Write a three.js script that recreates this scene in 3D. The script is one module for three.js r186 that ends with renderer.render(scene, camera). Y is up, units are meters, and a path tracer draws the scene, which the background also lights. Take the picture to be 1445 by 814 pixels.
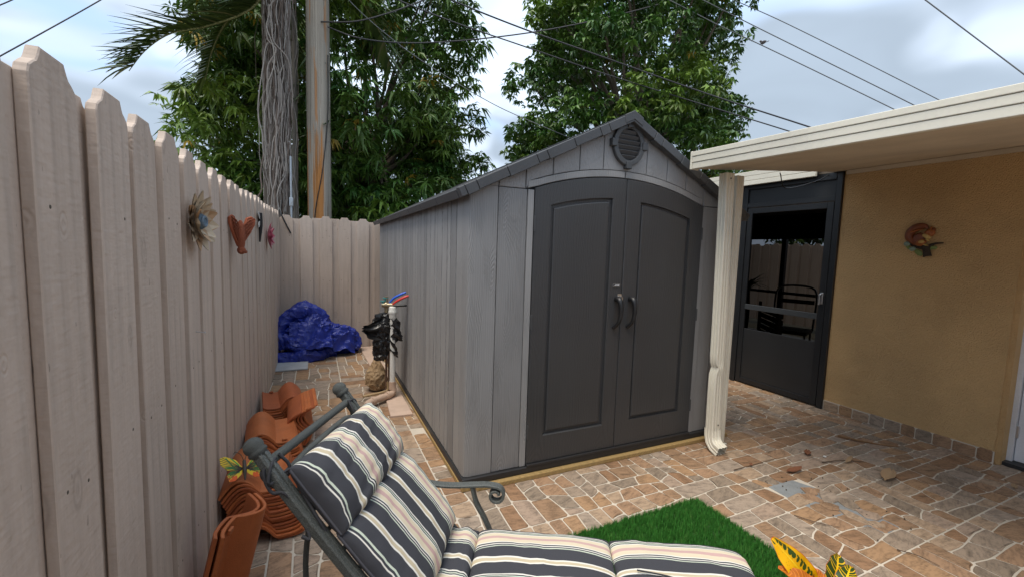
import * as THREE from 'three';
import { mergeGeometries, toCreasedNormals } from 'three/addons/utils/BufferGeometryUtils.js';
import { RoundedBoxGeometry } from 'three/addons/geometries/RoundedBoxGeometry.js';

// ---------------------------------------------------------------- camera, sky, sun, exposure
const scene = new THREE.Scene();
const camera = new THREE.PerspectiveCamera(68.1, 1024 / 576, 0.05, 400);
camera.position.set(0, 1.4336, 0);
{
  const m = new THREE.Matrix4().makeBasis(
    new THREE.Vector3(0.908, 0.031, 0.417), new THREE.Vector3(0.009, 0.996, -0.093), new THREE.Vector3(-0.418, 0.088, 0.904));
  camera.quaternion.setFromRotationMatrix(m).normalize();
}
const renderer = new THREE.WebGLRenderer({ antialias: true });
renderer.toneMapping = THREE.LinearToneMapping;
renderer.toneMappingExposure = 2.35;
renderer.shadowMap.enabled = true;

const rng = (seed) => () => { seed = (seed + 0x6d2b79f5) | 0; let t = Math.imul(seed ^ (seed >>> 15), 1 | seed); t = (t + Math.imul(t ^ (t >>> 7), 61 | t)) ^ t; return ((t ^ (t >>> 14)) >>> 0) / 4294967296; };
const hash3 = (x, y, z) => { let h = Math.imul(x, 374761393) ^ Math.imul(y, 668265263) ^ Math.imul(z, 2147483647 - 1013904223); h = Math.imul(h ^ (h >>> 13), 1274126177); return ((h ^ (h >>> 16)) >>> 0) / 4294967296; };
const lerp = (a, b, t) => a + (b - a) * t, clamp = (x, a = 0, b = 1) => Math.max(a, Math.min(b, x));
const smooth = (a, b, x) => { const t = clamp((x - a) / (b - a)); return t * t * (3 - 2 * t); };
const mod = (a, n) => ((a % n) + n) % n;
// value noise; period makes it repeat
function vnoise(x, y, z = 0, period = 0) {
  const ix = Math.floor(x), iy = Math.floor(y), iz = Math.floor(z), s = (t) => t * t * t * (t * (t * 6 - 15) + 10);
  const fx = s(x - ix), fy = s(y - iy), fz = s(z - iz);
  const h = (a, b, c) => period ? hash3(mod(a, period), mod(b, period), c) : hash3(a, b, c);
  const l = (c) => lerp(lerp(h(ix, iy, c), h(ix + 1, iy, c), fx), lerp(h(ix, iy + 1, c), h(ix + 1, iy + 1, c), fx), fy);
  return lerp(l(iz), l(iz + 1), fz);
}
function fbm(x, y, z = 0, oct = 4, period = 0) {
  let s = 0, a = 0.5, n = 0;
  for (let i = 0; i < oct; i++) { s += a * vnoise(x, y, z + i * 17, period); n += a; a *= 0.5; x *= 2; y *= 2; z *= 2; period *= 2; }
  return s / n;
}

// broken overcast, computed for every direction
{
  const Wd = 1024, Hd = 512, data = new Float32Array(Wd * Hd * 4);
  for (let r = 0; r < Hd; r++) {
    const el = ((r + 0.5) / Hd - 0.5) * Math.PI, y = Math.sin(el), c = Math.cos(el);
    for (let k = 0; k < Wd; k++) {
      const az = ((k + 0.5) / Wd - 0.5) * 2 * Math.PI, x = c * Math.cos(az), z = c * Math.sin(az);
      const s = 1 / (Math.max(y, 0) + 0.22);
      const px = x * s * 1.1 + 7.3, pz = z * s * 1.1 + 2.1;
      const wx = fbm(px * 1.3 + 11, pz * 1.3, 3, 3) - 0.5, wz = fbm(px * 1.3, pz * 1.3 + 31, 5, 3) - 0.5;
      const big = fbm(px * 0.9 + wx * 1.4, pz * 0.9 + wz * 1.4, 1, 5), fine = fbm(px * 2.6 + wx * 2, pz * 2.6 + wz * 2, 9, 5);
      const thick = smooth(0.40, 0.63, big * 0.62 + fine * 0.38);           // thin bright cloud .. thick grey cloud
      const hole = smooth(0.60, 0.78, fbm(px * 1.9 + 40 + wx * 1.6, pz * 1.9 + wz * 1.6, 21, 4)) * (1 - thick);
      const bright = [0.46, 0.535, 0.64], grey = [0.21, 0.255, 0.31], blue = [0.19, 0.33, 0.57];
      const o = (r * Wd + k) * 4;
      for (let i = 0; i < 3; i++) data[o + i] = lerp(lerp(bright[i], grey[i], thick), blue[i], hole * 0.75) * lerp(0.9, 1.15, (fine - 0.3) * 1.5);
      if (y < 0) for (let i = 0; i < 3; i++) data[o + i] = [0.2, 0.2, 0.18][i];
      data[o + 3] = 1;
    }
  }
  const t = new THREE.DataTexture(data, Wd, Hd, THREE.RGBAFormat, THREE.FloatType);
  t.mapping = THREE.EquirectangularReflectionMapping; t.magFilter = THREE.LinearFilter; t.minFilter = THREE.LinearFilter; t.wrapS = THREE.RepeatWrapping; t.needsUpdate = true;
  scene.background = t; scene.environment = t;
}
const sun = new THREE.DirectionalLight(0xfff4e4, 1.5);
sun.position.set(-4.6, 13, 2.2); sun.castShadow = true; sun.shadow.radius = 70;
Object.assign(sun.shadow.camera, { left: -14, right: 14, top: 14, bottom: -14, near: 1, far: 50 });
sun.shadow.mapSize.set(2048, 2048);
scene.add(sun, sun.target);

// ---------------------------------------------------------------- helpers
const V = (x, y, z) => new THREE.Vector3(x, y, z);
const taken = {};
const numbered = (n) => { taken[n] = (taken[n] ?? -1) + 1; return taken[n] ? n + '_' + String(taken[n]).padStart(3, '0') : n; };
function mesh(name, geometry, material, parent) { const o = new THREE.Mesh(geometry, material); o.name = name; o.castShadow = o.receiveShadow = true; parent?.add(o); return o; }
function tag(o, label, category, group) { if (!o.userData.kind) o.userData.kind = 'thing'; o.userData.label = label; o.userData.category = category; if (group) o.userData.group = group; return o; }
function thing(name, label, category, pos = [0, 0, 0], group) { const o = new THREE.Group(); o.name = numbered(name); o.position.set(...pos); scene.add(o); return tag(o, label, category, group); }
function single(name, label, category, geometry, material, pos = [0, 0, 0], group) { const o = mesh(numbered(name), geometry, material, scene); o.position.set(...pos); return tag(o, label, category, group); }
function structure(o) { o.name = numbered(o.name); o.userData.kind = 'structure'; scene.add(o); return o; }

// uv in metres, projected on each face's dominant axis (object space)
function boxUV(g, ox = 0, oy = 0) {
  if (g.index) g = g.toNonIndexed();
  const p = g.attributes.position, uv = new Float32Array(p.count * 2), a = V(), b = V(), c = V();
  for (let i = 0; i < p.count; i += 3) {
    a.fromBufferAttribute(p, i); b.fromBufferAttribute(p, i + 1); c.fromBufferAttribute(p, i + 2);
    const n = b.clone().sub(a).cross(c.clone().sub(a)), x = Math.abs(n.x), y = Math.abs(n.y), z = Math.abs(n.z);
    [a, b, c].forEach((q, k) => {
      const [u, v] = x >= y && x >= z ? [q.z, q.y] : y >= z ? [q.x, q.z] : [q.x, q.y];
      uv[(i + k) * 2] = u + ox; uv[(i + k) * 2 + 1] = v + oy;
    });
  }
  g.setAttribute('uv', new THREE.BufferAttribute(uv, 2));
  return g;
}
const strip = (g) => { g = g.index ? g.toNonIndexed() : g; for (const k of Object.keys(g.attributes)) if (!['position', 'normal', 'uv'].includes(k)) g.deleteAttribute(k); return g; };
const merge = (list) => mergeGeometries(list.map(strip));
const box = (w, h, d, x = 0, y = 0, z = 0) => boxUV(new THREE.BoxGeometry(w, h, d).translate(x, y, z));
const span = (x0, x1, y0, y1, z0, z1) => box(Math.abs(x1 - x0), Math.abs(y1 - y0), Math.abs(z1 - z0), (x0 + x1) / 2, (y0 + y1) / 2, (z0 + z1) / 2);
const rbox = (w, h, d, r = 0.004, seg = 1) => boxUV(new RoundedBoxGeometry(w, h, d, seg, r));
const rspan = (x0, x1, y0, y1, z0, z1, r = 0.004) => boxUV(new RoundedBoxGeometry(Math.abs(x1 - x0), Math.abs(y1 - y0), Math.abs(z1 - z0), 1, r).translate((x0 + x1) / 2, (y0 + y1) / 2, (z0 + z1) / 2));
const shapeOf = (pts) => new THREE.Shape(pts.map(([x, y]) => new THREE.Vector2(x, y)));
function extrude(shape, depth, bevel = 0.002, seg = 1) {           // front face (bevel included) ends at z = depth, back at 0
  const g = new THREE.ExtrudeGeometry(shape, { depth: depth - 2 * bevel, bevelEnabled: bevel > 0, bevelThickness: bevel, bevelSize: bevel, bevelOffset: -bevel, bevelSegments: seg, curveSegments: 10 });
  return boxUV(g.translate(0, 0, bevel));
}
const tube = (pts, r, seg = 16, rad = 6, closed = false) => new THREE.TubeGeometry(new THREE.CatmullRomCurve3(pts.map((q) => q.isVector3 ? q : V(...q)), closed), seg, r, rad, closed);
// tube with a radius that varies along it
function taper(pts, radii, seg = 16, rad = 8) {
  const c = new THREE.CatmullRomCurve3(pts.map((q) => q.isVector3 ? q : V(...q))), g = new THREE.TubeGeometry(c, seg, 1, rad), p = g.attributes.position;
  for (let i = 0; i <= seg; i++) {
    const t = i / seg, o = c.getPointAt(t), f = t * (radii.length - 1), k = Math.min(radii.length - 2, Math.floor(f)), r = lerp(radii[k], radii[k + 1], f - k);
    for (let j = 0; j <= rad; j++) { const q = i * (rad + 1) + j; p.setXYZ(q, o.x + (p.getX(q) - o.x) * r, o.y + (p.getY(q) - o.y) * r, o.z + (p.getZ(q) - o.z) * r); }
  }
  g.computeVertexNormals();
  return g;
}
const cyl = (r0, r1, h, n = 16) => new THREE.CylinderGeometry(r1, r0, h, n).translate(0, h / 2, 0);
function between(a, b, r, n = 10) { const d = V(...b).sub(V(...a)), g = new THREE.CylinderGeometry(r, r, d.length(), n); g.applyQuaternion(new THREE.Quaternion().setFromUnitVectors(V(0, 1, 0), d.clone().normalize())); return g.translate(...V(...a).addScaledVector(d, 0.5).toArray()); }
function displace(g, f) { const p = g.attributes.position, n = g.attributes.normal, q = V(), m = V(); for (let i = 0; i < p.count; i++) { q.fromBufferAttribute(p, i); m.fromBufferAttribute(n, i); f(q, m); p.setXYZ(i, q.x, q.y, q.z); } g.computeVertexNormals(); return g; }

function tex(w, h, f, srgb = false) {
  const d = new Uint8Array(w * h * 4);
  for (let y = 0; y < h; y++) for (let x = 0; x < w; x++) { const c = f(x / w, y / h), o = (y * w + x) * 4; if (typeof c === 'number') d[o] = d[o + 1] = d[o + 2] = clamp(c) * 255; else for (let i = 0; i < 3; i++) d[o + i] = clamp(c[i]) * 255; d[o + 3] = 255; }
  const t = new THREE.DataTexture(d, w, h); t.wrapS = t.wrapT = THREE.RepeatWrapping; t.magFilter = THREE.LinearFilter; t.minFilter = THREE.LinearMipmapLinearFilter; t.generateMipmaps = true; if (srgb) t.colorSpace = THREE.SRGBColorSpace; t.needsUpdate = true; return t;
}
const rep = (t, x, y) => { const c = t.clone(); c.repeat.set(x, y); c.needsUpdate = true; return c; };
const toS = (c) => c <= 0.0031308 ? 12.92 * c : 1.055 * Math.pow(c, 1 / 2.4) - 0.055;
// grey map used as a multiplier of the base colour: linear factor f becomes an sRGB texel
const tone = (w, h, f) => tex(w, h, (u, v) => { const c = f(u, v); return Array.isArray(c) ? c.map(toS) : toS(c); }, true);
const std = (rgb, rough = 0.8, extra = {}) => { const m = new THREE.MeshStandardMaterial({ roughness: rough, ...extra }); m.color.setRGB(...rgb); return m; };
const phys = (rgb, rough, extra = {}) => { const m = new THREE.MeshPhysicalMaterial({ roughness: rough, ...extra }); m.color.setRGB(...rgb); return m; };

// ---------------------------------------------------------------- surface textures
// sawn, painted board: fine cross-hatch of saw marks plus long grain
const KNOTS = [[0.22, 0.3, 0.016], [0.62, 0.72, 0.02], [0.85, 0.12, 0.012], [0.42, 0.9, 0.014]];
const knot = (u, v) => { let k = 0; for (const [a, b, r] of KNOTS) { const d = Math.hypot(u - a, (v - b) * 0.62) / r; if (d < 1.6) k = Math.max(k, smooth(1.6, 1.0, d) * (0.6 + 0.4 * Math.sin(d * 9))); } return k; };
const sawBump = tex(512, 512, (u, v) => -0.35 * knot(u, v) + 0.40 * fbm(u * 48, v * 12, 1, 3, 12) + 0.22 * fbm(u * 24, v * 96, 2, 2, 24) + 0.38 * fbm(u * 40, v * 40, 3, 4, 40));
const paintTone = tone(512, 512, (u, v) => { const n = fbm(u * 6, v * 3, 4, 5, 6), g = fbm(u * 64, v * 4, 5, 3, 4), sp = vnoise(u * 90, v * 40, 7, 0); return 0.82 + 0.22 * n + 0.24 * (g - 0.5) - (sp > 0.985 ? 0.3 : 0) - 0.16 * knot(u, v); });
// moulded wood grain with flame figure for the shed panels
const grainField = (u, v) => {
  const w = fbm(u * 4, v * 3, 11, 4, 0) * 0.32, cx = 0.5 + 0.10 * Math.sin(v * 6.283), e = Math.sin(v * 6.283);
  const d = Math.hypot((u - cx) * 3.4, e * 0.55 + 0.12 * Math.sin(v * 18.85)) + w, k = fbm(u * 5, v * 5, 10, 3, 0);
  return 0.5 + 0.5 * Math.sin(d * 70) * smooth(0.3, 0.62, k);
};
const grainBump = tex(512, 1024, (u, v) => 0.6 * grainField(u, v) + 0.4 * fbm(u * 80, v * 6, 12, 2, 6));
const grainTone = tone(512, 1024, (u, v) => 0.76 + 0.26 * grainField(u, v) + 0.36 * (fbm(u * 110, v * 5, 14, 3, 5) - 0.5) + 0.12 * (fbm(u * 3, v * 3, 15, 3, 3) - 0.5));
const grit = tex(512, 512, (u, v) => fbm(u * 64, v * 64, 21, 4, 64));
const blot = tone(512, 512, (u, v) => 0.80 + 0.28 * fbm(u * 5, v * 5, 22, 6, 5) + 0.06 * (vnoise(u * 200, v * 200, 2, 200) - 0.5));
const stucco = tex(512, 512, (u, v) => { const n = fbm(u * 90, v * 90, 23, 3, 90); return 0.5 + (n - 0.5) * 1.4; });
const stone = tone(512, 512, (u, v) => { const n = fbm(u * 7, v * 16, 24, 5, 7), s = fbm(u * 60, v * 60, 25, 3, 60), str = fbm(u * 9, v * 44, 26, 4, 9); return 0.60 + 0.55 * n + 0.42 * (s - 0.5) + 0.70 * (str - 0.5); });
// ---------------------------------------------------------------- ground and paving
const M = {};
M.soil = std([0.16, 0.14, 0.09], 0.95, { map: rep(blot, 0.4, 0.4), bumpMap: rep(grit, 1, 1), bumpScale: 0.02 });
M.grout = std([0.60, 0.54, 0.45], 0.9, { map: rep(blot, 1.3, 1.3), bumpMap: rep(grit, 3, 3), bumpScale: 0.0015 });
M.mortar = std([0.27, 0.29, 0.30], 0.92, { map: rep(blot, 6, 6), bumpMap: rep(grit, 4, 4), bumpScale: 0.004 });
structure(mesh('ground', boxUV(new THREE.PlaneGeometry(300, 300).rotateX(-Math.PI / 2)), M.soil)).position.y = -0.12;
const patio = structure(mesh('patio', span(-0.75, 8.2, -0.12, 0, -6.45, 3), M.grout));

// stones are laid in square modules of 0.44 m, like the moulded tiles in the photograph
const stoneColors = [[0.36, 0.225, 0.135], [0.37, 0.275, 0.205], [0.29, 0.17, 0.095], [0.33, 0.255, 0.19], [0.41, 0.295, 0.20], [0.31, 0.195, 0.115], [0.27, 0.21, 0.155], [0.38, 0.235, 0.13], [0.36, 0.285, 0.22]];
M.stones = stoneColors.map((c, i) => { const t = rep(stone, 2.3, 2.3); t.rotation = (i % 3 - 1) * 0.35; t.offset.set(i * 0.37, i * 0.23); return std(c, 0.72, { map: t, bumpMap: t, bumpScale: 0.0022 }); });
function stoneGeo(poly, h) {                                       // rounded, chamfered flag; poly is [x, z] about its centre
  const n = poly.length, ring = (inset, y) => poly.map(([x, z]) => { const l = Math.hypot(x, z) || 1; return [x - x / l * inset, y, z - z / l * inset]; });
  const a = ring(0, 0.0005), b = ring(0.0006, h * 0.6), c = ring(0.005, h), pos = [];
  for (const [p, q] of [[a, b], [b, c]]) for (let i = 0; i < n; i++) { const j = (i + 1) % n; pos.push(...p[i], ...q[j], ...q[i].slice(), ...p[i], ...p[j], ...q[j]); }
  for (let i = 1; i < n - 1; i++) pos.push(...c[0], ...c[i + 1], ...c[i]);
  const g = new THREE.BufferGeometry(); g.setAttribute('position', new THREE.Float32BufferAttribute(pos, 3));
  // wind outwards
  const P = g.attributes.position; g.computeVertexNormals();
  if (g.attributes.normal.getY(P.count - 1) < 0) for (let i = 0; i < P.count; i += 3) { const t = [P.getX(i), P.getY(i), P.getZ(i)]; P.setXYZ(i, P.getX(i + 1), P.getY(i + 1), P.getZ(i + 1)); P.setXYZ(i + 1, ...t); }
  g.computeVertexNormals();
  return boxUV(g);
}
function roundPoly(pts, gap, r, rand) {                            // shrink by gap and cut the corners; pts in order
  const cx = pts.reduce((s, p) => s + p[0], 0) / pts.length, cz = pts.reduce((s, p) => s + p[1], 0) / pts.length, n = pts.length, ins = [];
  let area = 0; for (let i = 0; i < n; i++) { const a = pts[i], b = pts[(i + 1) % n]; area += a[0] * b[1] - b[0] * a[1]; }
  const s = Math.sign(area);
  const lines = pts.map((a, i) => { const b = pts[(i + 1) % n], l = Math.hypot(b[0] - a[0], b[1] - a[1]), nx = -(b[1] - a[1]) / l * s, nz = (b[0] - a[0]) / l * s; return [a[0] + nx * gap, a[1] + nz * gap, b[0] - a[0], b[1] - a[1]]; });
  for (let i = 0; i < n; i++) {
    const A = lines[(i + n - 1) % n], B = lines[i], det = A[2] * B[3] - A[3] * B[2];
    if (Math.abs(det) < 1e-5) { ins.push([B[0], B[1]]); continue; }
    const t = ((B[0] - A[0]) * B[3] - (B[1] - A[1]) * B[2]) / det; ins.push([A[0] + A[2] * t, A[1] + A[3] * t]);
  }
  const out = [];
  for (let i = 0; i < n; i++) {
    const p = ins[(i + n - 1) % n], q = ins[i], t = ins[(i + 1) % n], k = r * (0.6 + 0.9 * rand());
    for (const e of [p, t]) { const l = Math.hypot(e[0] - q[0], e[1] - q[1]), c = Math.min(k, l * 0.35); out.push([q[0] + (e[0] - q[0]) / l * c, q[1] + (e[1] - q[1]) / l * c]); }
  }
  return { cx, cz, poly: out.map(([x, z]) => [x - cx, z - cz]) };
}
function moduleCells(rand, S) {                                    // irregular cells that fill one square module
  const rows = rand() < 0.75 ? 4 : 5, ys = [0]; let acc = 0; const hs = Array.from({ length: rows }, () => 0.8 + 0.5 * rand()), tot = hs.reduce((a, b) => a + b);
  for (const h of hs) ys.push(acc += h / tot * S);
  const line = ys.map((y, i) => (i === 0 || i === rows) ? () => y : ((a, b, c) => (x) => y + a * Math.sin(x / S * 6.3 + b) + c * (x / S - 0.5))(0.012 * rand(), 6 * rand(), 0.05 * (rand() - 0.5)));
  const cells = [];
  for (let r = 0; r < rows; r++) {
    const n = 2 + Math.floor(rand() * 2.9), ws = Array.from({ length: n }, () => 0.6 + rand()), wt = ws.reduce((a, b) => a + b); let x = 0, top0 = 0, bot0 = 0;
    for (let k = 0; k < n; k++) {
      const x1 = k === n - 1 ? S : x + ws[k] / wt * S, j = k === n - 1 ? 0 : 0.05 * (rand() - 0.5), t1 = x1 + j, b1 = x1 - j;
      const mid = k === n - 1 ? [] : [[x1 + 0.02 * (rand() - 0.5), (line[r](x1) + line[r + 1](x1)) / 2]];
      const pts = [[bot0, line[r](bot0)], [(bot0 + b1) / 2, line[r]((bot0 + b1) / 2)], [b1, line[r](b1)], ...mid, [t1, line[r + 1](t1)], [(top0 + t1) / 2, line[r + 1]((top0 + t1) / 2)], [top0, line[r + 1](top0)]];
      if (cells.length && k > 0 && cells.lastMid) pts.push(cells.lastMid);
      cells.push(pts); cells.lastMid = mid[0]; x = x1; top0 = t1; bot0 = b1;
    }
  }
  return cells;
}
const distSeg = (x, z, a, b) => { const dx = b[0] - a[0], dz = b[1] - a[1], t = clamp(((x - a[0]) * dx + (z - a[1]) * dz) / (dx * dx + dz * dz)); return Math.hypot(x - a[0] - dx * t, z - a[1] - dz * t); };
const crackA = [2.72, -1.545], crackB = [2.79, -1.20];
{
  const rand = rng(71), S = 0.44, all = [];
  for (let i = -3; i < 17; i++) for (let k = -13; k < 8; k++) {
    const x0 = 0.67 + i * S, z0 = -0.98 + k * S, turn = rand() < (x0 > 2.2 ? 0.15 : 0.5), fx = rand() < 0.5, fz = rand() < 0.5;
    for (const cell of moduleCells(rand, S)) {
      const pts = cell.map(([a, b]) => { if (turn) [a, b] = [b, a]; if (fx) a = S - a; if (fz) b = S - b; return [x0 + a, z0 + b]; });
      const { cx, cz, poly } = roundPoly(pts, 0.0037 + 0.0014 * rand(), 0.008, rand);
      const tint = Math.floor(rand() * M.stones.length), h = 0.0042 + 0.0016 * rand();
      if (cx < -0.55 || cx > 7.9 || cz < -6.35 || cz > 2.4) continue;
      if (cx > 0.80 && cx < 2.94 && cz < -2.36) continue;                       // under the shed
      if (distSeg(cx, cz, crackA, crackB) < 0.05) continue;                   // broken out
      const inView = cx * 0.418 - cz * 0.904 > 0.9 && !(cx > 3.0 && cz < -3.2);
      all.push({ cx, cz, poly, tint, h, rank: (inView ? 0 : 100) + Math.hypot(cx, cz) });
    }
  }
  all.sort((a, b) => a.rank - b.rank);
  const rest = M.stones.map(() => []);
  all.forEach((s, i) => {
    const g = stoneGeo(s.poly, s.h);
    if (i < 300) { const uv = g.attributes.uv; for (let q = 0; q < uv.count; q++) uv.setXY(q, uv.getX(q) + s.cx, uv.getY(q) + s.cz); mesh('paving_stone', g, M.stones[s.tint], patio).position.set(s.cx, 0, s.cz); }
    else rest[s.tint].push(boxUV(g.translate(s.cx, 0, s.cz)));
  });
  const g = mergeGeometries(rest.map(merge), true);
  const far = mesh('paving_stones', g, M.stones, patio); far.userData.kind = 'stuff';
  // broken stones round the hole, some lifted, over bare mortar
  const mort = roundPoly([[2.585, -1.68], [2.80, -1.68], [2.87, -1.50], [2.90, -1.30], [2.91, -1.10], [2.74, -1.09], [2.66, -1.25], [2.575, -1.47]], 0.002, 0.02, rand);
  mesh('mortar_patch', stoneGeo(mort.poly, 0.003), M.mortar, patio).position.set(mort.cx, 0, mort.cz);
  const shard = [[2.775, -1.50, 0.05, 0.035, 0.10], [2.81, -1.42, 0.062, 0.04, 0.13], [2.845, -1.33, 0.055, 0.036, 0.11], [2.845, -1.22, 0.05, 0.045, 0.02], [2.705, -1.46, 0.045, 0.04, 0.02], [2.725, -1.36, 0.05, 0.035, -0.03], [2.745, -1.24, 0.04, 0.05, 0.0], [2.775, -1.16, 0.035, 0.03, 0.0]];
  for (const [x, z, a, b, t] of shard) {
    const pts = Array.from({ length: 6 }, (_, k) => { const w = k / 6 * 6.283 + rand() * 0.5, q = 0.75 + 0.4 * rand(); return [a * q * Math.cos(w), b * q * Math.sin(w) * 1.5]; });
    const o = mesh('broken_stone', stoneGeo(pts, 0.008), M.stones[Math.floor(rand() * 9)], patio); o.position.set(x, Math.abs(t) * 0.035 + 0.002, z); o.rotation.set(0, rand(), t);
  }
}

// ---------------------------------------------------------------- fences
M.fence = [[0.535, 0.435, 0.36], [0.55, 0.45, 0.375], [0.515, 0.415, 0.34]].map((c, i) => { const t = rep(paintTone, 1.1, 0.8); t.offset.set(i * 0.31, i * 0.17); return std(c, 0.82, { map: t, bumpMap: rep(sawBump, 1.4, 1.4), bumpScale: 0.0032 }); });
M.weathered = std([0.10, 0.095, 0.09], 0.95);
M.nail = std([0.09, 0.075, 0.06], 0.6, { metalness: 0.4 });
function boardShape(w, h, ear) {                                    // notched dog-ear top
  const a = w / 2;
  return shapeOf([[-a, 0], [a, 0], [a, h - ear * 1.05], [a - ear * 0.10, h - ear * 0.78], [a - ear * 0.34, h - ear * 0.60], [a - ear * 0.52, h - ear * 0.50], [a - ear * 0.62, h - ear * 0.36], [a - ear * 0.80, h], [-a + ear * 0.80, h], [-a + ear * 0.62, h - ear * 0.36], [-a + ear * 0.52, h - ear * 0.50], [-a + ear * 0.34, h - ear * 0.60], [-a + ear * 0.10, h - ear * 0.78], [-a, h - ear * 1.05]]);
}
// boards run along local +x, faces towards local +z
function fence(o, length, w, pitch, start, height, seed, nails = true) {
  const rand = rng(seed), backW = pitch - w + 0.07;
  for (let k = 0; start + k * pitch < length; k++) {
    const x = start + k * pitch, h = height(x) + (rand() - 0.5) * 0.022, wd = w + (rand() - 0.5) * 0.012;
    const g = extrude(boardShape(wd, h, 0.052), 0.02, 0.0022), uv = g.attributes.uv, ox = rand() * 9, oy = rand() * 9;
    for (let i = 0; i < uv.count; i++) uv.setXY(i, uv.getX(i) + ox, uv.getY(i) + oy);
    const b = mesh('board', g, M.fence[Math.floor(rand() * 3)], o); b.position.set(x, 0, 0); b.rotation.set((rand() - 0.5) * 0.006, (rand() - 0.5) * 0.012, (rand() - 0.5) * 0.006);
    const hb = h - 0.03 + (rand() - 0.5) * 0.03, gb = extrude(boardShape(backW, hb, 0.03), 0.018, 0.002);
    const bb = mesh('board', gb, M.fence[Math.floor(rand() * 3)], o); bb.position.set(x + pitch / 2, 0, -0.0215); bb.rotation.z = (rand() - 0.5) * 0.006;
    if (nails) for (const y of [0.35, 0.95, h - 0.27]) for (const dx of [-0.045, 0.04]) { if (rand() < 0.5) continue; const n = mesh('nail', NAIL, M.nail, b); n.position.set(dx + (rand() - 0.5) * 0.012, y + (rand() - 0.5) * 0.03, 0.0195); }
  }
  for (const y of [0.3, 0.95, 1.5]) { const r = mesh('rail', span(-0.05, length, y - 0.045, y + 0.045, -0.061, -0.023), M.fence[1], o); }
}
const NAIL = new THREE.SphereGeometry(0.0042, 8, 5).scale(1, 1, 0.35);
{
  const f = thing('wooden_fence', 'long beige painted picket fence hung with flower and moth ornaments', 'fence', [-0.44, 0.004, 0.9]);
  f.rotation.y = Math.PI / 2;                                      // local +x runs to -z, faces look to +x
  fence(f, 7.13, 0.165, 0.2225, 0.185, (x) => 1.742 + Math.max(0, x - 1.83) * 0.0165, 5);
  const b = thing('wooden_fence', 'short pinkish beige picket fence closing the alley behind the blue tarp', 'fence', [-0.40, 0.004, -6.32]);
  fence(b, 5.0, 0.158, 0.235, 0.06, () => 1.805, 9);
}
// ---------------------------------------------------------------- shed
M.panel = [[0.285, 0.282, 0.282], [0.255, 0.253, 0.254], [0.318, 0.314, 0.312]].map((c, i) => { const t = rep(grainTone, 3.2, 0.62), b = rep(grainBump, 3.2, 0.62); t.offset.set(i * 0.37, i * 0.29); b.offset.copy(t.offset); return std(c, 0.62, { map: t, bumpMap: b, bumpScale: 0.0028 }); });
M.pebble = std([0.272, 0.27, 0.272], 0.62, { map: rep(blot, 1.5, 1.5), bumpMap: rep(grit, 1.6, 0.8), bumpScale: 0.0035 });
M.trim = std([0.062, 0.064, 0.068], 0.5, { map: rep(blot, 2, 2), bumpMap: rep(grit, 2, 2), bumpScale: 0.0008 });
M.doorSkin = std([0.052, 0.053, 0.056], 0.45, { map: rep(grainTone, 2.0, 0.5), bumpMap: rep(grainBump, 2.6, 0.6), bumpScale: 0.0009 });
M.black = std([0.012, 0.012, 0.013], 0.38);
M.baseBlack = std([0.022, 0.022, 0.024], 0.5, { map: rep(blot, 2, 2) });
M.steel = std([0.55, 0.55, 0.56], 0.3, { metalness: 0.9 });
M.lumber = std([0.38, 0.255, 0.10], 0.85, { map: rep(grainTone, 0.9, 3), bumpMap: rep(sawBump, 2, 2), bumpScale: 0.0015 });
const SX0 = 0.787, SX1 = 2.96, SZ = -2.315, SB = -6.02, SCX = 1.873, FLOOR = 0.076, EAVE = 1.735;
const roofY = (x) => 2.30 - Math.abs(x - SCX) * 0.497;             // underside of the roof
const archY = (x) => { const h = 0.125, a = 0.70, R = (a * a + h * h) / (2 * h), c = 1.93 - R; return Math.abs(x - SCX) < a ? c + Math.sqrt(R * R - (x - SCX) ** 2) : 1.80; };
const shed = thing('storage_shed', 'grey plastic storage shed with dark double doors and round gable vent', 'shed', [0, 0, 0]);
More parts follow.
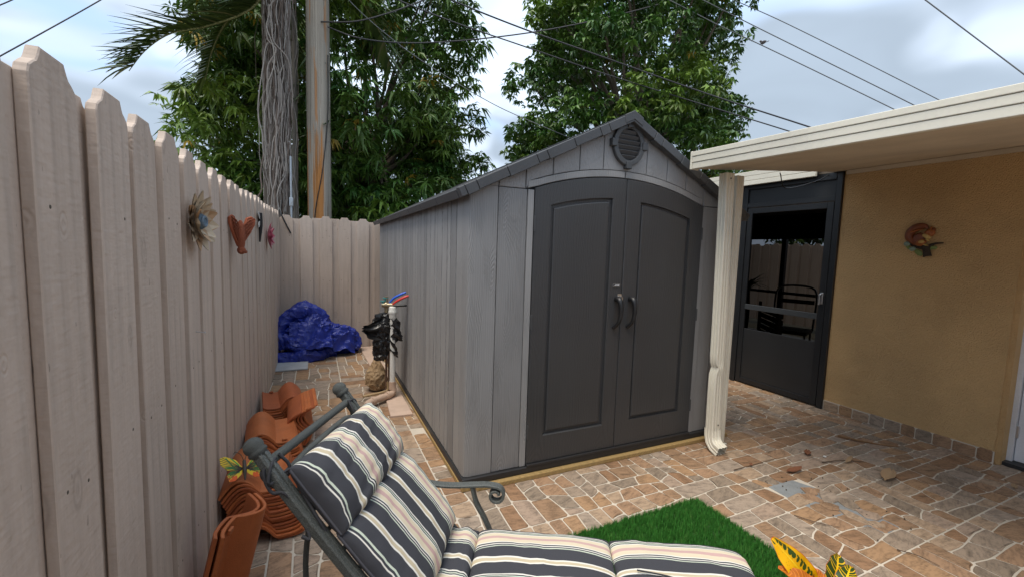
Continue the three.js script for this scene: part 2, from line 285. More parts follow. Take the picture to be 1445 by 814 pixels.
{
  const rand = rng(31);
  mesh('frame', merge([span(SX0 + 0.02, SX0 + 0.05, FLOOR, 1.77, SB, SZ - 0.03), span(SX1 - 0.05, SX1 - 0.02, FLOOR, 1.77, SB, SZ - 0.03), span(SX0 + 0.02, SX1 - 0.02, FLOOR, 1.8, SB, SB + 0.03),
    extrude(shapeOf([[SX0 + 0.02, FLOOR], [SX1 - 0.02, FLOOR], [SX1 - 0.02, 1.775], [SCX, 2.30], [SX0 + 0.02, 1.775]]), 0.02, 0).translate(0, 0, SZ - 0.05)]), M.baseBlack, shed);
  mesh('base', rspan(SX0 - 0.012, SX1 + 0.012, 0.036, FLOOR, SB - 0.01, SZ + 0.022, 0.006), M.baseBlack, shed);
  const pl = (x0, x1, y0, y1, z0, z1, m) => { const g = rspan(x0, x1, y0, y1, z0, z1, 0.0035), uv = g.attributes.uv, ox = rand() * 7, oy = rand() * 7; for (let i = 0; i < uv.count; i++) uv.setXY(i, uv.getX(i) + ox, uv.getY(i) + oy); return mesh('plank', g, m ?? M.panel[Math.floor(rand() * 3)], shed); };
  // side planks, each with a narrow moulded batten beside it
  for (const [xa, xb] of [[SX0, SX0 + 0.025], [SX1 - 0.025, SX1]]) for (let z = SZ - 0.10, k = 0; z > SB + 0.05; k++) {
    const w = k % 3 === 2 ? 0.075 : 0.125, z1 = Math.max(SB, z - w);
    pl(xa, xb, FLOOR + 0.002, EAVE + 0.03, z1 + 0.0065, z - 0.0065); z = z1;
  }
  // rounded front corner posts, one piece with the first front plank
  for (const s of [0, 1]) {
    const pts = [[0, -0.10], [0, -0.028], [0.008, -0.008], [0.028, 0], [0.176, 0], [0.176, -0.025], [0.028, -0.027], [0.025, -0.10]];
    const h = 1.80 - FLOOR, g = new THREE.ExtrudeGeometry(shapeOf(pts.map(([a, b]) => [s ? -a : a, -b])), { depth: h, bevelEnabled: false }).rotateX(-Math.PI / 2);
    const q = boxUV(toCreasedNormals(g, 0.7), s * 3.3, 0.4); mesh('plank', q, M.panel[s], shed).position.set(s ? SX1 : SX0, FLOOR + 0.002, SZ);
  }
  for (const [a, b] of [[0.968, 1.152], [2.648, 2.779]]) pl(a, b, FLOOR + 0.002, 1.80, SZ - 0.025, SZ);
  for (const [a, b] of [[1.155, 1.196], [2.604, 2.645]]) pl(a, b, FLOOR + 0.002, 1.80, SZ - 0.025, SZ + 0.006);
  // arched trim over the doors, in two halves
  for (const s of [-1, 1]) {
    const lo = [], hi = []; for (let i = 0; i <= 12; i++) { const x = SCX + s * (0.004 + 0.714 * i / 12); lo.push([x, Math.max(archY(x), 1.804) + 0.004]); hi.push([x, (Math.abs(x - SCX) < 0.7 ? archY(x) : 1.804) + 0.046]); }
    mesh('arch_trim', extrude(shapeOf([...lo, ...hi.reverse()]), 0.03, 0.003).translate(0, 0, SZ - 0.026), M.panel[2], shed);
  }
  // gable boards
  const xs = [0.70, 0.968, 1.141, 1.324, 1.514, 1.694, 2.052, 2.238, 2.421, 2.606, 2.779, 3.06];
  for (let i = 0; i < xs.length - 1; i++) {
    const a = Math.max(xs[i] + 0.0025, SX0), b = Math.min(xs[i + 1] - 0.0025, SX1), pts = [];
    const low = (x) => (Math.abs(x - SCX) < 0.72 ? (Math.abs(x - SCX) < 0.7 ? archY(x) : 1.804) + 0.05 : 1.804);
    const n = 6; for (let k = 0; k <= n; k++) { const x = lerp(a, b, k / n); pts.push([x, Math.min(low(x), roofY(x) - 0.002)]); }
    if (SCX > a && SCX < b) pts.push([b, roofY(b)], [SCX, roofY(SCX)], [a, roofY(a)]); else pts.push([b, Math.max(roofY(b), low(b))], [a, Math.max(roofY(a), low(a))]);
    mesh('gable_board', extrude(shapeOf(pts), 0.025, 0.003).translate(0, 0, SZ - 0.025), M.pebble, shed);
  }
  // vent
  const v = new THREE.Group(); v.name = 'vent'; v.position.set(SCX + 0.003, 2.148, SZ); shed.add(v);
  const ell = (rx, ry) => { const s = new THREE.Shape(); s.absellipse(0, 0, rx, ry, 0, Math.PI * 2); return s; };
  const ring = ell(0.128, 0.138); ring.holes.push(ell(0.093, 0.102));
  mesh('vent_frame', extrude(ring, 0.028, 0.006, 2), M.trim, v);
  mesh('vent_back', extrude(ell(0.1, 0.11), 0.006, 0.001), M.baseBlack, v);
  for (let k = 0; k < 6; k++) { const y = -0.08 + k * 0.032, hw = 0.092 * Math.sqrt(Math.max(0.05, 1 - (y / 0.105) ** 2)); const s = mesh('slat', rbox(hw * 2, 0.026, 0.006, 0.002), M.trim, v); s.position.set(0, y, 0.013); s.rotation.x = 0.55; }
  for (const [x, y, w, h] of [[0, 0.132, 0.046, 0.05], [0, -0.134, 0.046, 0.046], [-0.125, 0, 0.04, 0.05], [0.125, 0, 0.04, 0.05]]) mesh('keystone', rbox(w, h, 0.036, 0.004), M.trim, v).position.set(x, y, 0.018);
  // doors
  for (const s of [-1, 1]) {
    const d = new THREE.Group(); d.name = 'door'; d.position.set(0, 0, SZ - 0.018); shed.add(d);
    const xa = SCX + s * 0.004 + (s > 0 ? 0.012 : 0.012), xb = s < 0 ? 1.20 : 2.60, N = 10, out = [[xb, FLOOR + 0.016], [xa, FLOOR + 0.016]];
    for (let i = 0; i <= N; i++) { const x = lerp(xa, xb, i / N); out.push([x, archY(x) - 0.003 < 1.80 ? 1.80 : archY(x) - 0.003]); }
    const inner = (m, drop) => { const p0 = s < 0 ? 1.775 - m : 2.005 + m, p1 = s < 0 ? 1.315 + m : 2.475 - m, pts = [[p1, 0.265 + m], [p0, 0.265 + m]]; for (let i = 0; i <= 8; i++) { const x = lerp(p0, p1, i / 8); pts.push([x, archY(x) - 0.135 - m]); } return pts; };
    const sh = shapeOf(out); sh.holes.push(new THREE.Path(inner(0).map(([x, y]) => new THREE.Vector2(x, y))));
    mesh('door_frame', extrude(sh, 0.03, 0.004), M.doorSkin, d);
    mesh('door_panel', extrude(shapeOf(inner(0.020)), 0.024, 0.010, 2), M.doorSkin, d);
    mesh('door_back', span(Math.min(xa, xb) + 0.01, Math.max(xa, xb) - 0.01, FLOOR + 0.02, 1.79, 0.002, 0.012), M.doorSkin, d);
    const hx = s < 0 ? 1.838 : 1.955, h = new THREE.Group(); h.name = 'handle'; h.position.set(hx, 1.035, 0.03); d.add(h);
    mesh('grip', taper([[0.004, 0.095, 0.0], [0.006, 0.093, 0.030], [0.010, 0.060, 0.044], [0.010, 0, 0.048], [0.002, -0.06, 0.038], [-0.010, -0.100, 0.006]], [0.019, 0.019, 0.016, 0.0135, 0.0125, 0.014], 22, 10), M.black, h);
    if (s < 0) {
      mesh('hasp', merge([rbox(0.034, 0.018, 0.004, 0.001).translate(0.028, 0.122, 0.003), rbox(0.012, 0.05, 0.014, 0.002).translate(0.045, 0.085, 0.006), tube([[0.02, 0.10, 0.006], [0.03, 0.118, 0.02], [0.048, 0.10, 0.006]], 0.003, 8, 5)]), M.steel, h);
      const c = document.createElement('canvas'); c.width = 128; c.height = 40; const x = c.getContext('2d'); x.fillStyle = '#34363a'; x.fillRect(0, 0, 128, 40); x.fillStyle = '#c9ccd0'; x.beginPath(); x.moveTo(14, 30); x.lineTo(40, 8); x.lineTo(112, 6); x.quadraticCurveTo(124, 20, 108, 33); x.closePath(); x.fill(); x.fillStyle = '#34363a'; for (const q of [46, 62, 78]) x.fillRect(q, 13, 7, 14); x.beginPath(); x.arc(104, 20, 5, 0, 7); x.fill();
      const t = new THREE.CanvasTexture(c); t.colorSpace = THREE.SRGBColorSpace; const pl = new THREE.PlaneGeometry(0.056, 0.0175);
      mesh('badge', rbox(0.06, 0.021, 0.004, 0.0015), M.steel, d).position.set(1.838, 1.222, 0.031);
      mesh('badge_face', pl, std([1, 1, 1], 0.4, { map: t }), d).position.set(1.838, 1.222, 0.0334);
    }
    for (const y of [0.3, 1.0, 1.6]) mesh('hinge', rbox(0.012, 0.09, 0.012, 0.002), M.trim, d).position.set(s < 0 ? 1.202 : 2.598, y, 0.028);
  }
  mesh('centre_stile', rspan(SCX + 0.0025, SCX + 0.0135, FLOOR + 0.02, 1.922, SZ - 0.016, SZ + 0.008, 0.003), M.doorSkin, shed);
  mesh('threshold', rspan(1.20, 2.60, FLOOR - 0.002, FLOOR + 0.015, SZ - 0.02, SZ + 0.026, 0.003), M.baseBlack, shed);
  // roof: two slabs, rake pieces along the front edge, eave edge pieces along the side, ridge caps
  const rf = new THREE.Group(); rf.name = 'roof'; shed.add(rf);
  const RZ = -2.252, ex = 1.155, slope = Math.atan(0.497), len = ex / Math.cos(slope);
  for (const s of [-1, 1]) {
    const g = new THREE.Group(); g.name = 'roof_slope'; g.position.set(SCX, 2.306, 0); rf.add(g);
    const sl = (geo, name, m = M.trim) => { geo.rotateZ(-s * slope); return mesh(name, boxUV(geo), m, g); };
    sl(new THREE.BoxGeometry(len - 0.03, 0.02, RZ - 0.02 - SB + 0.06).translate(s * (len - 0.03) / 2, 0.012, (RZ - 0.02 + SB - 0.06) / 2), 'roof_panel');
    for (let k = 0, x = 0.0; x < len - 0.01; k++) {                            // front rake made of overlapping shingle-like steps
      const w = k % 3 === 1 ? 0.075 : 0.205, x1 = Math.min(len, x + w);
      sl(new RoundedBoxGeometry(x1 - x - 0.0022, 0.056 + (k % 2) * 0.005, 0.05, 1, 0.005).translate(s * (x + x1) / 2, 0.008 - (k % 2) * 0.0025, RZ - 0.025), 'rake_shingle'); x = x1;
    }
    for (let k = 0, z = RZ - 0.053; z > SB - 0.05; k++) { const w = 0.46, z1 = Math.max(SB - 0.06, z - w); sl(new RoundedBoxGeometry(0.03, 0.05, z - z1 - 0.003, 1, 0.004).translate(s * (len - 0.014), 0.004, (z + z1) / 2), 'eave_edge'); z = z1; }
    for (let r = 0; r < 5; r++) for (let k = 0; k < 12; k++) { const x0 = 0.03 + r * 0.245, z0 = RZ - 0.055 - k * 0.315; sl(new THREE.BoxGeometry(0.235, 0.008, 0.30).translate(s * (x0 + 0.12), 0.027 - 0.0008 * r, z0 - 0.155 + (r % 2) * 0.0), 'shingle'); }
  }
  mesh('peak_cap', extrude(shapeOf([[-0.075, -0.032], [0, 0.005], [0.075, -0.032], [0.068, -0.085], [0, -0.052], [-0.068, -0.085]]), 0.06, 0.003).translate(SCX, 2.349, RZ - 0.056), M.trim, rf);
  for (let k = 0; k < 13; k++) { const z = RZ - 0.058 - k * 0.285; mesh('ridge_cap', boxUV(new THREE.ExtrudeGeometry(shapeOf([[-0.07, -0.035], [0, 0], [0.07, -0.035], [0.068, -0.046], [0, -0.012], [-0.068, -0.046]]), { depth: 0.284, bevelEnabled: false }).translate(0, 0, -0.284)), M.trim, rf).position.set(SCX, 2.352, z - (k ? 0 : 0.001)); }
}
// sleepers below the shed
for (const [g, l] of [[rspan(0.86, 2.99, 0.004, 0.034, SZ - 0.02, SZ + 0.052, 0.005), 'new yellow timber sleeper under the shed doors'], [rspan(SX0 - 0.016, SX0 + 0.06, 0.004, 0.034, SB, SZ + 0.03, 0.005), 'new yellow timber sleeper running under the long shed side']]) single('timber_sleeper', l, 'timber', g, M.lumber, [0, 0, 0], 'timbers under the shed');

// ---------------------------------------------------------------- house with screened porch
M.stucco = std([0.62, 0.41, 0.195], 0.9, { map: rep(blot, 0.7, 0.7), bumpMap: rep(stucco, 2.2, 2.2), bumpScale: 0.006 });
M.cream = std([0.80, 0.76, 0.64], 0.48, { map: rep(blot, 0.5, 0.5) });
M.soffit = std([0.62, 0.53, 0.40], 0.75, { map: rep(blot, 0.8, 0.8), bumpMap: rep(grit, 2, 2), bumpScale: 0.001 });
M.bronze = std([0.016, 0.018, 0.021], 0.42, { map: rep(blot, 2, 2) });
M.kick = std([0.022, 0.024, 0.027], 0.5, { map: rep(blot, 1, 1) });
M.screen = phys([0.13, 0.13, 0.135], 0.0, { transmission: 1, thickness: 0, ior: 1.02 });
M.white = std([0.74, 0.76, 0.80], 0.45, { map: rep(blot, 0.6, 0.6) });
M.roofing = std([0.10, 0.10, 0.115], 0.9, { map: rep(blot, 1, 1), bumpMap: rep(grit, 2, 2), bumpScale: 0.003 });
M.inside = std([0.16, 0.13, 0.10], 0.9);
M.cap = std([0.50, 0.47, 0.40], 0.8);
const HX = 4.45;
const house = thing('house', 'ochre stucco house wall with black screened porch door and white side door', 'house', [0, 0, 0]);
{
  const rand = rng(44), zc = -1.225, zd = -2.37;
  mesh('wall', span(HX, HX + 0.2, 0.0, 2.6, zd, zc), M.stucco, house);
  mesh('wall', merge([span(HX + 0.17, HX + 0.3, 2.03, 2.6, zc + 0.001, 0.10), span(HX + 0.17, HX + 0.3, 0, 2.6, 0.10, 2.2)]), M.stucco, house);
  mesh('wall', span(-0.3, HX + 0.3, 0, 2.6, 2.2, 2.4), M.white, house);                 // wing of the house behind the viewer
  // white side door in the return
  const wd = new THREE.Group(); wd.name = 'side_door'; house.add(wd);
  mesh('door_jamb', merge([span(HX + 0.115, HX + 0.24, 0.0, 2.03, zc + 0.002, zc + 0.058), span(HX + 0.115, HX + 0.24, 0.0, 2.03, -0.09, -0.03), span(HX + 0.115, HX + 0.24, 1.975, 2.03, zc + 0.058, -0.09)]), M.white, wd);
  mesh('door_leaf', rspan(HX + 0.135, HX + 0.175, 0.035, 1.972, zc + 0.062, -0.094, 0.004), M.white, wd);
  for (const y of [0.25, 1.0, 1.75]) mesh('hinge', rspan(HX + 0.12, HX + 0.134, y - 0.045, y + 0.045, zc + 0.052, zc + 0.072, 0.003), M.steel, wd);
  mesh('sill', span(HX + 0.05, HX + 0.24, 0.002, 0.03, zc + 0.03, -0.05), M.baseBlack, wd);
  mesh('wall', span(HX + 0.02, HX + 0.114, 0.0, 2.6, zc + 0.0, zc + 0.03), M.stucco, house);
  // stone skirting along the wall foot
  for (let z = zd + 0.004; z < zc - 0.005;) {
    const w = Math.min(0.095 + rand() * 0.045, zc - z), h = 0.088 + rand() * 0.012, r = roundPoly([[0, 0], [w, 0], [w, h], [0, h]], 0.003, 0.009, rand);
    mesh('skirting_stone', stoneGeo(r.poly, 0.010).rotateZ(Math.PI / 2).rotateX(Math.PI / 2), M.stones[Math.floor(rand() * 9)], house).position.set(HX - 0.001, 0.004 + h / 2, z + w / 2); z += w;
  }
  mesh('skirting_cap', span(HX - 0.006, HX + 0.001, 0.0, 0.097, zd, zc + 0.004), M.grout, house);
  // porch frame: dark aluminium
  const fr = (x0, x1, y0, y1, z0, z1) => rspan(x0, x1, y0, y1, z0, z1, 0.004), X0 = HX - 0.03, X1 = HX + 0.03;
  mesh('porch_frame', merge([fr(X0, X1, 0, 2.25, zd - 0.052, zd - 0.001), fr(X0, X1, 0, 2.25, -3.37, -3.32), fr(X0, X1, 2.19, 2.252, -3.32, zd - 0.053), fr(X0 + 0.004, X1, 1.99, 2.04, -3.32, zd - 0.053)]), M.bronze, house);
  mesh('transom_screen', span(HX - 0.002, HX + 0.002, 2.04, 2.19, -3.32, zd - 0.053), M.kick, house);
  const d = new THREE.Group(); d.name = 'screen_door'; house.add(d);
  const A = -3.312, B = zd - 0.06, D0 = HX - 0.022, D1 = HX + 0.012;
  mesh('door_rail', merge([fr(D0, D1, 0.02, 1.985, A, A + 0.055), fr(D0, D1, 0.02, 1.985, B - 0.06, B), fr(D0 + 0.001, D1, 1.925, 1.984, A + 0.055, B - 0.06), fr(D0 + 0.001, D1, 0.02, 0.075, A + 0.055, B - 0.06)]), M.bronze, d);
  mesh('mid_rail', fr(D0 - 0.004, D1, 0.862, 0.918, A + 0.055, B - 0.06), std([0.05, 0.056, 0.062], 0.4), d);
  mesh('kick_panel', fr(D0 + 0.012, D1 - 0.006, 0.075, 0.64, A + 0.055, B - 0.06), M.kick, d);
  for (const [y0, y1] of [[0.64, 0.862], [0.918, 1.925]]) { const sc = mesh('screen', boxUV(new THREE.PlaneGeometry(B - A - 0.115, y1 - y0).rotateY(-Math.PI / 2)), M.screen, d); sc.position.set(HX - 0.004, (y0 + y1) / 2, (A + B - 0.005) / 2); }
  const hd = mesh('handle', merge([rbox(0.012, 0.11, 0.028, 0.004).translate(0, 0, 0), rbox(0.03, 0.02, 0.02, 0.004).translate(-0.016, 0.035, 0), rbox(0.012, 0.10, 0.016, 0.004).translate(-0.036, -0.01, 0)]), M.steel, d); hd.position.set(D0 - 0.006, 1.07, B - 0.03);
  // rest of the porch: front screen wall behind the shed, end wall, back posts, ceiling, floor slab is the patio
  mesh('porch_wall', merge([span(HX - 0.02, HX + 0.02, 0, 2.25, -6.2, -3.372), span(HX + 0.02, 8.0, 0, 2.25, -6.24, -6.2)]), M.kick, house);
  mesh('porch_wall', span(HX + 0.201, 8.0, 0, 2.6, zd + 0.02, zd + 0.12), M.stucco, house);
  mesh('porch_ceiling', span(HX - 0.02, 8.1, 2.256, 2.30, -6.3, zd + 0.02), M.inside, house);
  mesh('porch_roof', span(HX - 0.10, 8.2, 2.335, 2.37, -6.35, -2.56), M.roofing, house);
  for (const z of [-6.1, -5.15, -4.2, -3.3]) mesh('porch_post', span(7.94, 8.0, 0, 2.25, z - 0.04, z + 0.04), M.bronze, house);
  mesh('porch_rail', merge([span(7.95, 7.99, 0.78, 0.83, -6.2, zd), span(7.95, 7.99, 1.80, 2.25, -6.2, zd)]), M.bronze, house);
  for (let k = 0; k < 3; k++) mesh('porch_fascia', rspan(HX - 0.13, HX - 0.10, 2.225 + k * 0.05, 2.273 + k * 0.05, -6.35, -2.56, 0.004), M.cream, house);
}
// things inside and beyond the porch, seen dimly through the screen
{
  const f = thing('wooden_fence', 'weathered picket fence seen through the dark porch screen door', 'fence', [9.6, 0, -8.5]);
  f.rotation.y = -Math.PI / 2;
  fence(f, 6.2, 0.165, 0.2225, 0.1, () => 1.78, 17, false);
  const leafM = std([0.10, 0.19, 0.035], 0.5);
  const blade = (len, w, bend) => { const pos = [], n = 7; for (let i = 0; i < n; i++) { const q = (t) => { const ww = w * Math.sin(Math.PI * Math.min(0.98, 0.15 + t * 0.85)); return [[-ww, len * t * (1 - 0.35 * bend * t), len * bend * t * t], [ww, len * t * (1 - 0.35 * bend * t), len * bend * t * t]]; }; const [a, b] = q(i / n), [c, e] = q((i + 1) / n); pos.push(...a, ...b, ...e, ...a, ...e, ...c); } const g = new THREE.BufferGeometry(); g.setAttribute('position', new THREE.Float32BufferAttribute(pos, 3)); g.computeVertexNormals(); return boxUV(g); };
  const p = thing('potted_plant', 'spiky green plant in a dark pot behind the porch screen door', 'plant', [6.0, 0, -4.38]);
  mesh('pot', new THREE.LatheGeometry([[0, 0], [0.13, 0], [0.17, 0.3], [0.185, 0.3], [0.185, 0.34], [0.165, 0.34], [0.15, 0.3], [0, 0.3]].map(([x, y]) => new THREE.Vector2(x, y)), 20), M.trim, p);
  mesh('stem', taper([[0, 0.28, 0], [0.02, 0.6, 0.01], [0, 0.98, 0]], [0.03, 0.022, 0.02], 8, 7), M.inside, p);
  for (let k = 0; k < 22; k++) { const l = mesh('leaf', blade(0.42, 0.02, 0.5 + (k % 4) * 0.22), leafM, p); l.position.y = 0.95; l.rotation.set(0.25 + (k % 3) * 0.2, k * 2.4, 0, 'YXZ'); }
  const c = thing('metal_chair', 'dark metal chair with rounded back behind the porch screen door', 'chair', [6.5, 0, -3.98]); c.rotation.y = -1.2;
  mesh('back_frame', tube([[-0.25, 0.4, 0], [-0.25, 0.95, -0.06], [-0.2, 1.02, -0.07], [0.2, 1.02, -0.07], [0.25, 0.95, -0.06], [0.25, 0.4, 0]], 0.015, 28, 6), M.steel, c);
  mesh('seat', rspan(-0.25, 0.25, 0.38, 0.43, 0, 0.46, 0.01), M.inside, c);
  for (const y of [0.6, 0.78]) mesh('back_slat', rspan(-0.24, 0.24, y, y + 0.06, -0.06, -0.04, 0.006), M.inside, c);
  for (const [x, z] of [[-0.23, 0.02], [0.23, 0.02], [-0.23, 0.44], [0.23, 0.44]]) mesh('leg', between([x, 0, z], [x, 0.4, z], 0.014), M.steel, c);
  const b = thing('wooden_bench', 'low slatted wooden bench behind the porch screen door', 'bench', [5.35, 0, -3.55]); b.rotation.y = 0.9;
  for (let k = 0; k < 6; k++) mesh('slat', rspan(-0.4, 0.4, 0.34 + k * 0.075, 0.40 + k * 0.075, -0.02, 0.0, 0.004), M.inside, b);
  for (const x of [-0.36, 0.36]) mesh('leg', rspan(x - 0.03, x + 0.03, 0, 0.85, -0.045, -0.02, 0.004), M.inside, b);
  mesh('seat', rspan(-0.4, 0.4, 0.30, 0.335, 0.0, 0.34, 0.004), M.inside, b);
}

// ---------------------------------------------------------------- patio roof, post, downspout
{
  const r = thing('patio_roof', 'cream aluminium patio roof with grooved fascia over the ochre wall', 'roof', [0, 0, 0]);
  const Z0 = -2.19, Z1 = 0.5, drop = (z) => -0.028 * (z + 2.15);
  const shear = (g) => { const p = g.attributes.position; for (let i = 0; i < p.count; i++) p.setY(i, p.getY(i) + drop(p.getZ(i)) * clamp((4.45 - p.getX(i)) / 2.1)); g.computeVertexNormals(); return g; };
  [[2.022, 2.063], [2.065, 2.103], [2.105, 2.136]].forEach(([a, b], k) => mesh('fascia_board', shear(rspan(2.335 - k * 0.004, 2.365, a, b, Z0, Z1, 0.003)), M.cream, r));
  mesh('fascia_end', shear(rspan(2.33, 2.40, 2.020, 2.14, Z0 - 0.016, Z0 - 0.001, 0.003)), M.cream, r);
  // ceiling panels with joints, rising towards the wall
  const ceil = (z0, z1) => { const pos = [], far = (z) => z < -2.1 ? z - 0.27 : z, P = (x, y, z) => [x, y, z], y0 = 2.024, y1 = 2.262;
    const lo = [P(2.366, y0, z0), P(HX + 0.0, y1, far(z0)), P(HX + 0.0, y1, z1), P(2.366, y0, z1)], up = lo.map(([x, y, z]) => [x, y + 0.075, z]);
    const q = (a, b, c, d) => pos.push(...a, ...b, ...c, ...a, ...c, ...d); q(lo[0], lo[1], lo[2], lo[3]); q(up[3], up[2], up[1], up[0]); for (let i = 0; i < 4; i++) { const j = (i + 1) % 4; q(lo[j], lo[i], up[i], up[j]); }
    const g = new THREE.BufferGeometry(); g.setAttribute('position', new THREE.Float32BufferAttribute(pos, 3)); g.computeVertexNormals(); return shear(boxUV(g)); };
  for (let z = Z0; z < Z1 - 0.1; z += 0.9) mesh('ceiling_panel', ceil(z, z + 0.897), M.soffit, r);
  mesh('roofing', shear(boxUV(new THREE.BoxGeometry(2.04, 0.02, Z1 - Z0 - 0.05).rotateZ(0.115).translate(3.42, 2.246, (Z0 + Z1) / 2 + 0.02))), M.roofing, r);
  mesh('wall_trim', span(HX - 0.025, HX - 0.002, 2.222, 2.256, -2.35, -1.2), M.soffit, r);
  mesh('cable', tube([[3.3, 2.10, -2.22], [3.75, 2.05, -2.45], [4.2, 2.16, -2.46], [4.42, 2.24, -2.5]], 0.004, 20, 5), M.black, r);

  const fluted = (w, d) => { const pts = [], e = 0.006, n = (a, b, k) => [lerp(a[0], b[0], k), lerp(a[1], b[1], k)]; const c = [[-w / 2, -d / 2], [w / 2, -d / 2], [w / 2, d / 2], [-w / 2, d / 2]];
    for (let i = 0; i < 4; i++) { const a = c[i], b = c[(i + 1) % 4], l = Math.hypot(b[0] - a[0], b[1] - a[1]), nx = -(b[1] - a[1]) / l, ny = (b[0] - a[0]) / l; pts.push(n(a, b, 0.06)); for (const [k, o] of [[0.28, 0], [0.33, e], [0.42, e], [0.47, 0], [0.6, 0], [0.65, e], [0.74, e], [0.79, 0]]) { const q = n(a, b, k); pts.push([q[0] + nx * o, q[1] + ny * o]); } pts.push(n(a, b, 0.94)); }
    return pts; };
  // loft of a fluted section along a path of [x, y, z, tilt, pinch]
  const loft = (sec, path) => { const pos = [], R = path.map(([x, y, z, t = 0, pw = 1, pd = 1]) => sec.map(([a, b]) => [x + a * pw, y + b * pd * Math.sin(t), z + b * pd * Math.cos(t)])); for (let i = 0; i < R.length - 1; i++) for (let k = 0; k < sec.length; k++) { const j = (k + 1) % sec.length, A = R[i][k], B = R[i][j], C = R[i + 1][j], D = R[i + 1][k]; pos.push(...A, ...C, ...B, ...A, ...D, ...C); } const g = new THREE.BufferGeometry(); g.setAttribute('position', new THREE.Float32BufferAttribute(pos, 3)); g.computeVertexNormals(); return boxUV(g); };
  const sec = fluted(0.082, 0.066);
  const d = thing('downspout', 'dented cream downspout with an open elbow at its foot beside the shed', 'downspout', [0, 0, 0]);
  mesh('spout_pipe', toCreasedNormals(loft(sec, [[2.632, 2.018, -2.152], [2.650, 1.5, -2.152], [2.664, 1.0, -2.152], [2.669, 0.72, -2.152], [2.672, 0.665, -2.152, 0, 1.0, 0.9], [2.676, 0.63, -2.15, 0.1, 0.62, 1.12], [2.672, 0.575, -2.155, 0, 0.88, 1.0], [2.672, 0.42, -2.152], [2.677, 0.155, -2.152]]), 0.5), M.cream, d);
  mesh('elbow', toCreasedNormals(loft(fluted(0.092, 0.075), [[2.677, 0.165, -2.152, 0], [2.677, 0.115, -2.150, 0], [2.673, 0.075, -2.135, 0.45], [2.667, 0.050, -2.105, 0.95], [2.659, 0.040, -2.062, 1.2], [2.655, 0.036, -2.045, 1.25]]), 0.6), M.cream, d);
  for (const [x, y, z] of [[2.690, 0.20, -2.117], [2.632, 1.98, -2.117]]) mesh('screw', new THREE.SphereGeometry(0.006, 8, 6).scale(1, 1, 0.5), M.black, d).position.set(x, y, z);
  const p = thing('porch_post', 'square cream aluminium post standing behind the downspout', 'post', [2.80, 0.007, -2.205]);
  mesh('shaft', loft(fluted(0.074, 0.074), [[-0.0, 0.012, 0], [0, 2.015, 0]]), M.cream, p);
  mesh('foot_plate', rspan(-0.05, 0.05, 0, 0.011, -0.05, 0.05, 0.002), M.cream, p);
}
const WIRES = [
  [[[-3.875, 3.986, -7.712], [-3.645, 4.377, -8.034], [-3.49, 4.718, -8.318]], 0.008, "black wire crossing the sky above the nearest fence boards", 0],
  [[[-3.438, 3.23, -6.997], [-3.092, 3.786, -7.335], [-2.643, 4.66, -7.975], [-1.939, 5.657, -8.4]], 0.008, "black wire slanting up from the long fence to the palm fronds", 0],
  [[[0.1, 4.62, -7.04], [0.542, 4.652, -6.864], [1.007, 4.94, -7.007], [1.592, 5.351, -7.142], [2.345, 5.911, -7.204]], 0.011, "thick black cable rising from the pole over the mango tree", 0],
  [[[0.19, 4.58, -7.06], [0.541, 4.433, -6.853], [1.173, 4.573, -7.044], [2.106, 4.846, -7.152], [3.531, 5.212, -6.872], [4.706, 5.55, -6.474], [5.702, 5.865, -6.017], [6.456, 6.163, -5.656]], 0.011, "sagging cable from the pole past both trees", 0],
  [[[0.269, 5.257, -7.022], [0.484, 5.052, -7.119], [1.226, 4.638, -7.227], [1.975, 4.343, -7.297], [2.923, 3.973, -7.228], [3.759, 3.698, -7.045], [4.58, 3.406, -6.76]], 0.007, "thin grey wire running down across the mango tree to the shed ridge", 1],
  [[[0.526, 5.089, -6.642], [1.12, 4.977, -6.63], [1.942, 4.866, -6.614], [2.978, 4.74, -6.527], [4.369, 4.424, -6.13], [5.978, 3.93, -5.347], [6.945, 3.508, -4.629], [8.232, 2.789, -3.376]], 0.01, "lower of two black wires sloping over the shed towards the patio roof", 0],
  [[[1.076, 5.222, -6.5], [1.846, 5.061, -6.418], [2.998, 4.883, -6.321], [4.252, 4.605, -5.988], [5.856, 4.074, -5.255], [7.122, 3.511, -4.351], [8.212, 2.902, -3.378]], 0.012, "upper of two black wires sloping over the shed towards the patio roof", 0],
  [[[4.718, 6.01, -6.148], [5.416, 5.683, -5.797], [6.237, 5.274, -5.4], [6.844, 4.947, -5.045], [8.332, 3.863, -3.862], [9.203, 3.045, -2.958]], 0.008, "wire with a bird sitting on it", 1],
  [[[5.282, 6.076, -5.933], [5.944, 5.709, -5.571], [6.656, 5.329, -5.197], [8.598, 3.934, -3.729], [9.261, 3.246, -2.994]], 0.008, "wire above the one the bird sits on", 1],
  [[[5.802, 6.096, -5.741], [6.421, 5.728, -5.356], [7.053, 5.395, -4.982], [8.864, 4.028, -3.564], [9.301, 3.509, -3.03]], 0.007, "highest of the three thin wires beside the bird", 1],
  [[[6.527, 4.875, -3.092], [6.744, 4.609, -2.905], [7.111, 4.085, -2.53], [7.373, 3.627, -2.198], [7.55, 3.249, -1.923]], 0.007, "lone wire crossing the grey cloud above the patio roof", 1]
];
const BIRD = [6.817, 4.971, -5.065];
// ---------------------------------------------------------------- trees
M.bark = std([0.16, 0.125, 0.095], 0.95, { map: rep(blot, 2, 0.6), bumpMap: rep(sawBump, 3, 1), bumpScale: 0.012 });
const leafMat = (extra) => phys([1, 1, 1], 0.42, { side: THREE.DoubleSide, transmission: 0.18, thickness: 0, specularIntensity: 0.7, ...extra });
